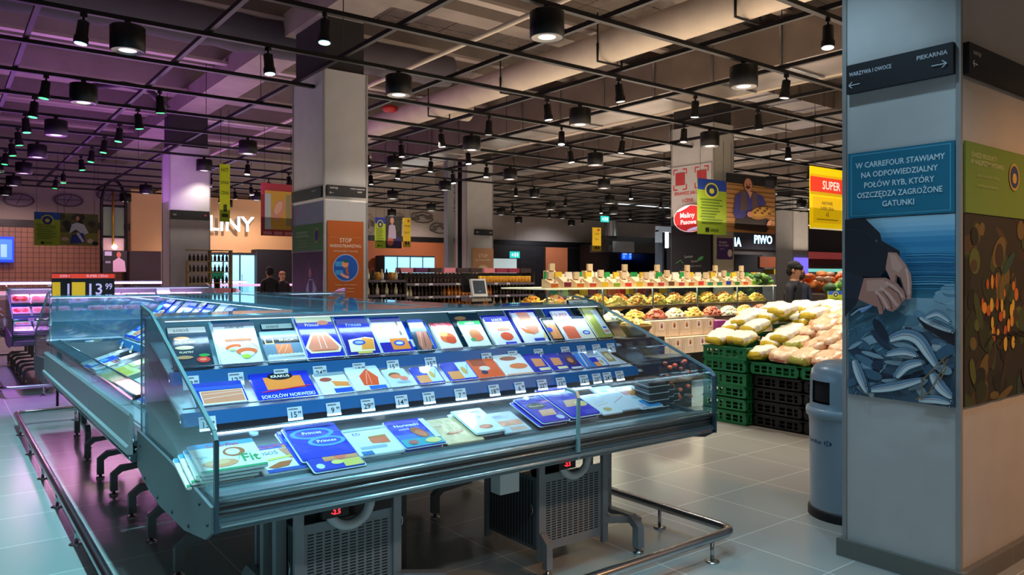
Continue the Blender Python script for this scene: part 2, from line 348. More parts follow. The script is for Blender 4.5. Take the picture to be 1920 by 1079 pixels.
for i,(y,z) in enumerate(((3.6,5.3),(6.2,5.34),(8.4,5.30),(10.9,5.34),(13.6,5.30),(16.2,5.32),(18.9,5.32),(21.5,5.3))):
    tray(-8,40,y,z,'%s long pale cable tray from the front running crosswise under the ceiling'%ORD[i])
tray(9.0,9.12,5,4.5,'x') if 0 else None
for i,(x,y) in enumerate(((5.7,-1),(11.2,4))):
    tag(MB().tube([(x,y,4.75),(x,24,4.75)],.035,n=8).build('sprinkler_pipe',PIPEM),('slim cream sprinkler pipe left of the thick round pipe','slim cream sprinkler pipe right of the large duct')[i],'pipe')
# wide crumpled grey ventilation sock on upper left
s=MB(); N=36; ring=[]
for k in range(N+1):
    x=-3+k*.28; d=.22+.03*math.sin(k*1.9); ring.append((x,11.1,5.15))
s.tube(ring,[.26+.05*abs(math.sin(k*1.3)) for k in range(N+1)],n=14); tag(s.build('fabric_duct',M('grey_fabric','#4f4850',.9,bump=.3,bscale=6)),'sagging dark grey fabric air sock at the upper left','duct')
tag(MB().tube([(3.3,14.6,4.6),(3.0,14.6,4.9),(2.7,15.3,5.1),(2.2,15.9,5.1)],.06,n=8).build('bent_pipe',M('dark_pipe','#3a2f38',.5)),'bent dark pipe near the top of the shelf rack pillar','pipe')
# ---------------------------------------------------------------- black track grid
ZT=4.2; XL=[.77+1.545*k for k in range(-4,22)]; YL=[8.38+1.45*k for k in range(-6,13)]
t=thing('track_grid','black lighting track grid suspended over the whole hall','track',(0,0,ZT))
for x in XL: MB().box(x-.025,x+.025,-1.5,26.0,0,.05).build('track_rail',BLACK,t)
for y in YL:
    for x0,x1 in (((-6,4.1),(4.77,12.08),(12.75,33)) if abs(y-9.83)<.01 else ((-6,33),)): MB().box(x0,x1,y-.03,y+.03,-.045,.0).build('track_rail',BLACK,t)
wr=MB()
for x in XL[::3]:
    for y in YL[::2]: wr.tube([(x,y,.05),(x,y,1.25)],.006,n=4)
wr.build('suspension_wires',BLACK,t)
def drum(loc):
    t=thing('drum_lamp','x','lamp',loc)
    MB().lathe([(.155,-.30),(.165,-.295),(.165,-.06),(.15,-.05),(.03,-.05),(.03,0)],n=28,cap=False).build('housing',BLACK,t)
    MB().lathe([(.15,-.299),(.13,-.285),(.09,-.27),(.0001,-.268)],n=24,cap=False).build('reflector',M('lamp_reflector','#8a8886',.3,.6),t)
    mb=MB().lathe([(.085,-.292),(.03,-.296),(.0001,-.296)],n=18,cap=False)
    mb.build('lens',LENSD,t); return t
def spot(loc,lens,tilt=0):
    t=thing('spot_lamp','x','lamp',loc)
    MB().box(-.03,.03,-.02,.02,-.04,0).tube([(0,0,-.04),(0,0,-.08)],.012,n=6).build('mount',BLACK,t)
    m=Matrix.Translation((0,0,-.08))@Matrix.Rotation(tilt,4,'Y')
    MB().lathe([(.066,-.22),(.066,-.16),(.055,-.14),(.052,0),(.03,.01)],n=16,mat=m).build('housing',BLACK,t)
    MB().lathe([(.06,-.215),(.0001,-.221)],n=14,cap=False,mat=m).lathe([(.055,-.223),(.0001,-.224)],n=14,cap=False,mat=m).build('lens',lens,t); return t
d0=None
colname=lambda x:ORD[int(round((x-1.52)/3.09))]+' column from the left'
for k in range(8):
    for m in range(-2,7):
        x=1.52+3.09*k; y=8.38+2.9*m
        if y<3.5 or (k==1 and y<5.0) or (k==0 and y<7) or x/y>1.65 or y>26 or (x/y<.04) or (k==7 and m%2): continue
        # skip where a pillar stands
        lb='black drum ceiling lamp, %s row back, %s'%(ORD[m+2],colname(x))
        if d0 is None: d0=drum((x,y,ZT-.045)); o=d0; o['label']=lb
        else: o=dup(d0,(x,y,ZT-.045),(0,0,0),lb)
        o['group']='drum lamps on the track grid'
for x,y,e in ((1.52,8.38,40),(4.61,5.48,110),(4.61,8.38,130),(7.7,5.48,120),(7.7,8.38,120),(7.7,11.28,120),(7.7,14.18,120),(4.61,14.18,160),(4.61,17.08,60),(10.8,11.28,120),(10.8,14.18,120),(10.8,8.38,120),(10.8,20,150),(4.6,23,160),(13.9,17,150),(17,20,180),(17,14,180),(20,23,180),(23,17,180),(7.7,20,150)):
    lamp('SPOT',(x,y,3.83),e,NEUT if x>2 else (1,.75,.9),.1,angle=120,blend=.6,name='drum_and_wall_light')
proto={}
def sp(x,y,kind,lb,grp):
    lens={'g':LENSG,'c':LENSC,'w':LENSW,'d':LENSD}[kind]
    if kind not in proto: o=spot((x,y,ZT-.045),lens,.12); o['label']=lb; proto[kind]=o
    else: o=dup(proto[kind],(x,y,ZT-.045),(0,0,R.uniform(0,6.28)),lb)
    o['group']=grp
sp(1.13,8.38,'c','cyan tinted black spot lamp left of the nearest drum lamp, upper left','cold spot lamps')
sp(2.95,8.38,'c','cyan tinted black spot lamp right of the nearest drum lamp at the left','cold spot lamps')
sp(3.0,6.93,'c','cyan tinted black spot lamp in front of the orange poster pillar top','cold spot lamps')
for j,y in enumerate(YL[8:17]):
    for i,x in enumerate((1.1,2.45)):
        if (i,j) in ((1,6),): continue
        sp(x,y,'g','small black green lit spot lamp, %s column, %s line back'%(('left','right')[i],ORD[j]),'green spot lamps')
cx=[5.55,7.05,8.6,10.1,13.2,16.4,19.4,22.5]
for i,x in enumerate(cx):
    for j,y in enumerate(YL[2:18]):
        if x/y>1.8 or (x<6 and (j<5 or j%2)) or R.random()<.18 or (x>12 and (i+j)%2): continue
        sp(x,y,'w' if R.random()<.6 else 'd','black spot lamp with white light, %s line back, %s column from the left'%(ORD[j],ORD[i]),'white spot lamps')
# track lamps that light the walkway, seen only from nearer
# ---------------------------------------------------------------- refrigerated island
def perf(nt,b):
    tc=nt.nodes.new('ShaderNodeTexCoord'); vo=nt.nodes.new('ShaderNodeTexVoronoi'); vo.inputs['Scale'].default_value=70; vo.inputs['Randomness'].default_value=0
    mp=nt.nodes.new('ShaderNodeMapping'); mp.inputs['Rotation'].default_value=(0,0,.785)
    r=nt.nodes.new('ShaderNodeValToRGB'); r.color_ramp.interpolation='CONSTANT'; r.color_ramp.elements[0].color=lin('#0e1418'); r.color_ramp.elements[1].position=.30; r.color_ramp.elements[1].color=lin('#9aa8ae')
    L=nt.links.new; L(tc.outputs['Object'],mp.inputs[0]); L(mp.outputs[0],vo.inputs[0]); L(vo.outputs['Distance'],r.inputs[0]); L(r.outputs[0],b.inputs['Base Color']); b.inputs['Metallic'].default_value=.3
PERF=nodemat('perforated_steel',perf,.35)
TUB=M('tub_outer_grey','#7d8488',.4,.3)
D=1.16
def legset(t,x):
    for side in (0,1):
        lg=MB(); ys=.24 if side==0 else .92; inn=.5 if side==0 else .66
        lg.tube([(x,ys,.035),(x,ys,.15),(x,ys+ (.05 if side==0 else -.05),.19),(x,inn,.2),(x,inn,.66)],.033,n=4,smooth=False)
        o=lg.build('leg',GREY,t); MB().lathe([(.03,0),(.03,.012),(.012,.014),(.012,.06)],n=12,mat=Matrix.Translation((x,ys,0))).build('levelling_foot',STEEL,o)
def cooler(name,label,loc,rz,L,legs,ends=(1,1),split=(),tags=None,shelf=True,backglass=False,light=40,seed=0,tub=None,panel=False):
    t=thing(name,label,'refrigerated display',loc,rz,'units of the refrigerated islands'); rr=random.Random(seed)
    MB().prismX([(0,.705),(.06,.665),(.31,.628),(.71,.622),(.91,.64),(D,.70),(D,1.0),(.66,.90),(.2,.776),(0,.776)],.012,L-.012).build('tub',tub or TUB,t)
    # front bumper of stepped aluminium profile
    MB().prismX([(-.035,.70),(-.045,.715),(-.045,.735),(-.02,.745),(-.012,.775),(-.028,.782),(-.028,.80),(0,.812),(.05,.815),(.05,.79),(.01,.78),(.01,.705)],0,L).build('front_bumper',M('bumper_face','#5b686d',.32,.6),t)
    bt_=MB()
    for yy,zz,rr_ in ((-.030,.803,.009),(-.018,.762,.006),(-.045,.722,.008)): bt_.tube([(0.002,yy,zz),(L-.002,yy,zz)],rr_,n=8)
    bt_.build('bumper_highlight_ridges',M('highlight_ridge_alu','#b4c2c8',.25,.8),t)['kind']='stuff'  # pale ridges on the darker face stand in for highlight lines
    if panel:
        MB().prismX([(-.05,.74),(-.05,.925),(-.042,.94),(-.032,.925),(-.032,.74)],.004,L-.004).prismX([(-.058,.742),(-.062,.752),(-.062,.775),(-.05,.785),(-.05,.742)],.004,L-.004).build('front_panel',M('front_panel_grey','#aab2b4',.4,.25),t)
    MB().box(.02,L-.02,.055,.2,.775,.792).build('air_grille',PERF,t)
    MB().box(.02,L-.02,.185,.195,.775,.806).build('grille_lip',ALU,t)
    MB().box(.02,L-.02,.20,.66,.775,.780).build('deck_floor',LIGHTIN,t)
    # back wall with glass or metal
    MB().box(.01,L-.01,D-.03,D,.98,1.39).build('back_panel',GTOP if backglass else LIGHTIN,t)
    if shelf:
        for k,(y0,z0,ang) in enumerate(((.73,1.165,.30),(.54,1.015,.22))):
            sh=MB(); dy=D-.03-y0-.02; sh.prismX([(y0,z0-.018),(y0+dy,z0-.018+dy*.3),(y0+dy,z0+dy*.3),(y0,z0)],.02,L-.02)
            o=sh.build('shelf',LIGHTIN,t)
            MB().prismX([(y0-.008,z0+.012),(y0-.028,z0-.042),(y0-.02,z0-.046),(y0,z0+.008)],.02,L-.02).build('price_rail',RAILBLUE,o)
            MB().box(.03,L-.03,y0+.02,y0+.045,z0-.035,z0-.02).build('led_strip',LED,o)
            MB().tube([(.03,y0+.0,z0+.028),(L-.03,y0,z0+.028)],.0035,n=5).build('front_wire',STEEL,o)
            xs=tags[k] if tags else [.25+.42*i for i in range(int(L/.42))]
            for i,(x) in enumerate(xs):
                n_=['13','12','20','24','12','15','15','9','29','14','11','7','18','6','22'][(i+k*5)%15]
                m=Matrix.Translation((x-.034,y0-.044,z0-.064))@Matrix.Rotation(-.34,4,'X')
                b_=MB().box(0,.068,0,.002,0,.060,'#e4ecf6',m); art(b_,[('t',n_,.42,.42,.42,'#22242c',.5),('t','99',.8,.55,.2,'#22242c',.25),('r',.08,.82,.7,.88,'#6a6f7c')],.068,.060,m@VM(),.0006,.0006)
                b_.build('price_tag',TAGM,o)
    for x0,x1 in zip((0,)+tuple(split),tuple(split)+(L,)):
        g=MB(); a,b_=x0+.006,x1-.006; prof=[(-.03,.79),(-.036,1.0),(-.03,1.015),(-.018,1.022),(.062,1.03),(.062,1.024),(-.014,1.014),(-.024,1.008),(-.028,1.0),(-.022,.79)]
        g.prismX(prof,a,b_); o=g.build('front_glass',GLASS,t)
        MB().tube([(a,.065,1.027),(b_,.065,1.027)],.006,n=8).tube([(a,-.03,.80),(b_,-.03,.80)],.007,n=6).build('glass_clip_rail',ALU,o)
    for x in split:
        MB().prismX([(-.045,.70),(-.045,1.0),(-.03,1.03),(.05,1.04),(.05,1.03),(-.02,1.02),(-.036,.995),(-.03,.70)],x-.009,x+.009).build('glass_joint',GEDGE,t)
    MB().box(.0,L,.86,D+.02,1.405,1.413).build('canopy_glass',GTOP,t)
    MB().box(.02,L-.02,.865,.90,1.390,1.404).build('lamp_housing',LIGHTIN,t)
    MB().box(.04,L-.04,.868,.896,1.386,1.390).build('canopy_led',LED,t)
    for s,x in ((0,0),(1,L)):
        if not ends[s]: continue
        x0,x1=(x-.02,x-.008) if s==0 else (x+.008,x+.02)
        MB().prismX([(-.04,.70),(.03,.66),(.31,.617),(.71,.612),(.92,.63),(D+.01,.69),(D+.01,.86),(.62,.84),(.3,.82),(-.04,.79)],x0,x1).build('end_plate',M('end_plate_grey','#666c71',.45,.2,bump=.05),t)
        e0,e1=(x-.007,x+.001) if s==0 else (x-.001,x+.007)
        out=[(-.045,.70),(-.045,1.02),(-.02,1.05),(.95,1.42),(D,1.45),(D,.70)]
        MB().prismX(out,e0,e1).build('end_glass',GLASS,t)
        ed=MB(); w=.006
        for p,q in zip(out[:-2],out[1:-1]): ed.tube([((e0+e1)/2,p[0],p[1]),((e0+e1)/2,q[0],q[1])],.0095,n=4,smooth=False)
        cn=MB().box((e0+e1)/2-.007,(e0+e1)/2+.007,-.055,-.035,.70,1.02); cn.build('corner_edge',M('corner_edge','#27424c',.3),t)
        ed.tube([((e0+e1)/2,D,.7),((e0+e1)/2,D,1.45)],.005,n=4,smooth=False)
        ed.build('glass_edge',GEDGE,t)
        sc=MB()
        for y,z in ((0,.72),(.25,.65),(.5,.64),(.75,.64),(1.0,.67),(1.1,.8),(.1,.77)): sc.lathe([(.007,0),(.007,.004)],n=8,mat=Matrix.Translation((x0 if s==0 else x1,y,z))@Matrix.Rotation(-PI/2 if s==0 else PI/2,4,'Y'))
        sc.build('bolts',DARK,t)
    for x in legs: legset(t,x)
    if light:
        m=Matrix.Translation(loc)@Matrix.Rotation(rz,4,'Z')
        for k,(y,z,e,tl) in enumerate(((.84,1.36,light*.50,-.45),(.70,1.115,light*.16,-.35),(.50,.96,light*.26,-.2))):
            p=m@Vector((L/2,y,z)); o=lamp('AREA',p,e*L/2.7,(.56,.80,1.0),L*.94,(0,0,0),.03,name='led_light')
            o.rotation_euler=(Matrix.Rotation(rz,4,'Z')@Matrix.Rotation(tl,4,'X')).to_euler()
    return t
def XF(u,y): return atY(u,HOR,y).x
X0=.77;Y0=2.74;LF=2.74
t1=[XF(u,3.49)-X0 for u in (352,436,520,592,665,728,798,903,952,1000,1050,1080,1108,1135)]
t2=[XF(u,3.28)-X0 for u in (385,548,620,684,747,798,857,920,968,1010,1045,1088,1112,1132,1155)]
front=cooler('head_cooler','front refrigerated cooler of smoked fish packs with tilted glass ends',(X0,Y0,0),0,LF,(.42,2.42),(1,1),(1.70,),(t1,t2),light=9,panel=False)
red=MB()
for x in (1.6,2.66,): red.box(x-.04,x+.04,-.048,-.044,.712,.728)
red.build('red_sticker',M('red_sticker','#c8323a',.4),front)
SEC=1.205
for i in range(3):
    cooler('side_cooler','%s left side unit of the near cooler island counted from the front corner'%ORD[i],(X0,3.94+SEC*(i+1),0),-PI/2,SEC,(.28,.92),(0,0),(),light=6,seed=i,panel=True)
    cooler('side_cooler','%s right side unit of the near cooler island counted from the front corner'%ORD[i],(3.51,3.94+SEC*i,0),PI/2,SEC,(.28,.92),(0,0),(),light=6,seed=i+9,panel=True)
cooler('head_cooler','rear head unit closing the far end of the near cooler island',(3.51,8.74,0),PI,LF,(.42,2.42),(1,1),(1.37,),backglass=True,light=10)
sp_=thing('island_spine','glass topped service spine running down the middle of the near cooler island','service spine',(1.95,3.92,0))
MB().box(0,.38,0,3.62,1.400,1.408).build('spine_glass',GTOP,sp_); MB().box(.0,.38,.0,3.62,.7,1.0).build('spine_duct',LIGHTIN,sp_)
# condensing units under the front cooler
def condenser(x,y,label):
    t=thing('condensing_unit',label,'compressor unit',(x,y,0)); w,d=.47,.48
    MB().box(.02,w-.02,.05,d,.12,.40).build('casing',M('casing_grey','#4b5257',.5,.3),t)
    f=MB().box(.02,w-.02,0,.01,.11,.52); ops=[]
    for c in range(10):
        for r_ in range(24):
            x0=.05+c*.092; y0=.12+r_*.033; 
            if r_>21 and 3<c<6: continue
            ops.append(('r',x0,y0,x0+.068,y0+.016,'#0b0d10'))
    art(f,ops,w-.04,.41,Matrix.Translation((.02,0,.11))@VM(),.000001,.0008); f.v=[v for v in f.v]
    for i in range(len(f.c)):
        if i<6: f.c[i]=lin('#878f95')
    f.build('front_grille',PAINT,t)
    s=MB().box(0,.008,.03,d,.11,.50); ops=[('r',.06+.06*i,.05,.09+.06*i,.95,'#20262b') for i in range(15)]
    art(s,ops,d-.03,.39,Matrix.Translation((0,d,.11))@Matrix(((0,0,-1,0),(-1,0,0,0),(0,1,0,0),(0,0,0,1))),.000001,.001)
    for i in range(6): s.c[i]=lin('#5d656b')
    s.build('side_grille',PAINT,t)
    for px in (0,w):
        for py in (-.005,d): MB().box(px-.02,px+.02,py-.012,py+.012,.07,.64).build('post',GREY,t)
    for px,dx in ((0,-.0),(w,.22)):
        lg=MB().tube([(px,.0,.2),(px+dx*.1,-.02,.2),(px+dx,-.06,.17),(px+dx,-.06,.04)],.028,n=4,smooth=False); o=lg.build('foot_arm',GREY,t)
        MB().lathe([(.025,0),(.025,.012),(.01,.014),(.01,.05)],n=10,mat=Matrix.Translation((px+dx,-.06,0))).build('levelling_foot',STEEL,o)
    cpr=MB().lathe([(.09,.40),(.1,.43),(.1,.50),(.06,.55),(.0001,.56)],n=16,mat=Matrix.Translation((.3,.3,0))); cpr.build('compressor',DARK,t)
    ring=[(.23+.10*math.cos(a),-.02,.585+.095*math.sin(a)) for a in [PI*(1+k/12) for k in range(13)]]
    MB().tube(ring,.022,n=8).build('hose',M('grey_hose','#c6cacd',.5),t)
    MB().box(.09,.21,-.05,-.02,.545,.595).build('controller',DARK,t)
    q=MB(); art(q,[('t','-2.5',.5,.5,.7,'#ff2530',.9)],.05,.03,Matrix.Translation((.125,-.051,.555))@VM(),.001); q.build('red_display',GLOWS,t)
    cl=MB()
    for py,pz in ((-.02,.33),): cl.tube([(-.02,.06+.02*math.cos(a),pz+.03*math.sin(a)) for a in [PI*(.5+k/10) for k in range(11)]],.004,n=6)
    cl.tube([(w+.02,.06,.42+.03*math.sin(a)) if 0 else (w+.02+.014*math.cos(a),0,.45+.025*math.sin(a)) for a in [PI*(-.5+k/10) for k in range(11)]],.004,n=6); cl.build('clip_ring',STEEL,t)
    return t
condenser(1.22,3.1,'grey grilled compressor box on legs under the left half of the front cooler')
condenser(2.56,3.1,'grey grilled compressor box on legs under the right half of the front cooler')
tag(MB().box(1.66,2.0,3.55,3.58,.02,.60).build('baffle_panel',M('baffle_grey','#4d4b50',.5)),'plain dark grey panel standing behind the left compressor box','panel')
c=MB().box(2.22,2.34,3.0,3.08,.50,.66); tag(c.build('junction_box',WHITE),'small white electrical junction box hung under the front cooler between the compressor boxes','box')
# ---------------------------------------------------------------- bumper rails
def railing(pts,label,posts,r=.026,z=.135):
    t=thing('bumper_rail',label,'railing',(pts[0][0],pts[0][1],0)); ox,oy=pts[0]
    path=[]; P=[Vector((a,b,z)) for a,b in pts]
    for i,p in enumerate(P):
        if 0<i<len(P)-1:
            a=(P[i-1]-p).normalized()*.09; b=(P[i+1]-p).normalized()*.09
            for k in range(7): s=k/6; path.append(p+a*(1-s)**2+b*s*s)
        else: path.append(p)
    MB().tube([q-Vector((ox,oy,0)) for q in path],r,n=14).build('rail',STEEL,t)
    for x,y in posts:
        o=MB().tube([(x-ox,y-oy,.004),(x-ox,y-oy,z-.02)],.011,n=8).build('post',STEEL,t)
        MB().lathe([(.04,0),(.04,.005),(.018,.008)],n=14,mat=Matrix.Translation((x-ox,y-oy,0))).build('base_plate',STEEL,o)
ps=[(.65,y) for y in (3.4,4.25,5.1,6.0,6.9,7.9,8.9)]+[(3.62,y) for y in (3.2,4.3,5.4,6.5,7.6,8.8)]+[(x,2.64) for x in (1.2,2.2,3.42)]+[(x,9.47) for x in (1.2,2.2,3.2)]
railing([(2.0,9.47),(.65,9.47),(.65,2.64),(3.62,2.64),(3.62,9.47),(2.0,9.47)],'low stainless bumper rail circling the near cooler island on short posts',ps)
railing([(2.0,16.5),(.65,16.5),(.65,11.6),(3.62,11.6),(3.62,16.5)],'low bumper rail around the second cooler island in purple light',[(.65,y) for y in (12.4,13.4,14.4)]+[(x,11.6) for x in (1.1,2.0,3.0)])
# second island
cooler('head_cooler','head unit of the second cooler island standing behind in pink light',(X0,11.75,0),0,LF,(.42,2.42),(1,1),(1.37,),light=0,shelf=True)
for i in range(3): cooler('side_cooler','%s left side unit of the second cooler island in pink light'%ORD[i],(X0,12.95+SEC*(i+1),0),-PI/2,SEC,(.28,.92),(0,0),(),light=0)
lamp('AREA',(2.1,12.6,1.36),18,(1,.35,.9),2.5,(-.4,0,0),.05,name='led_light')
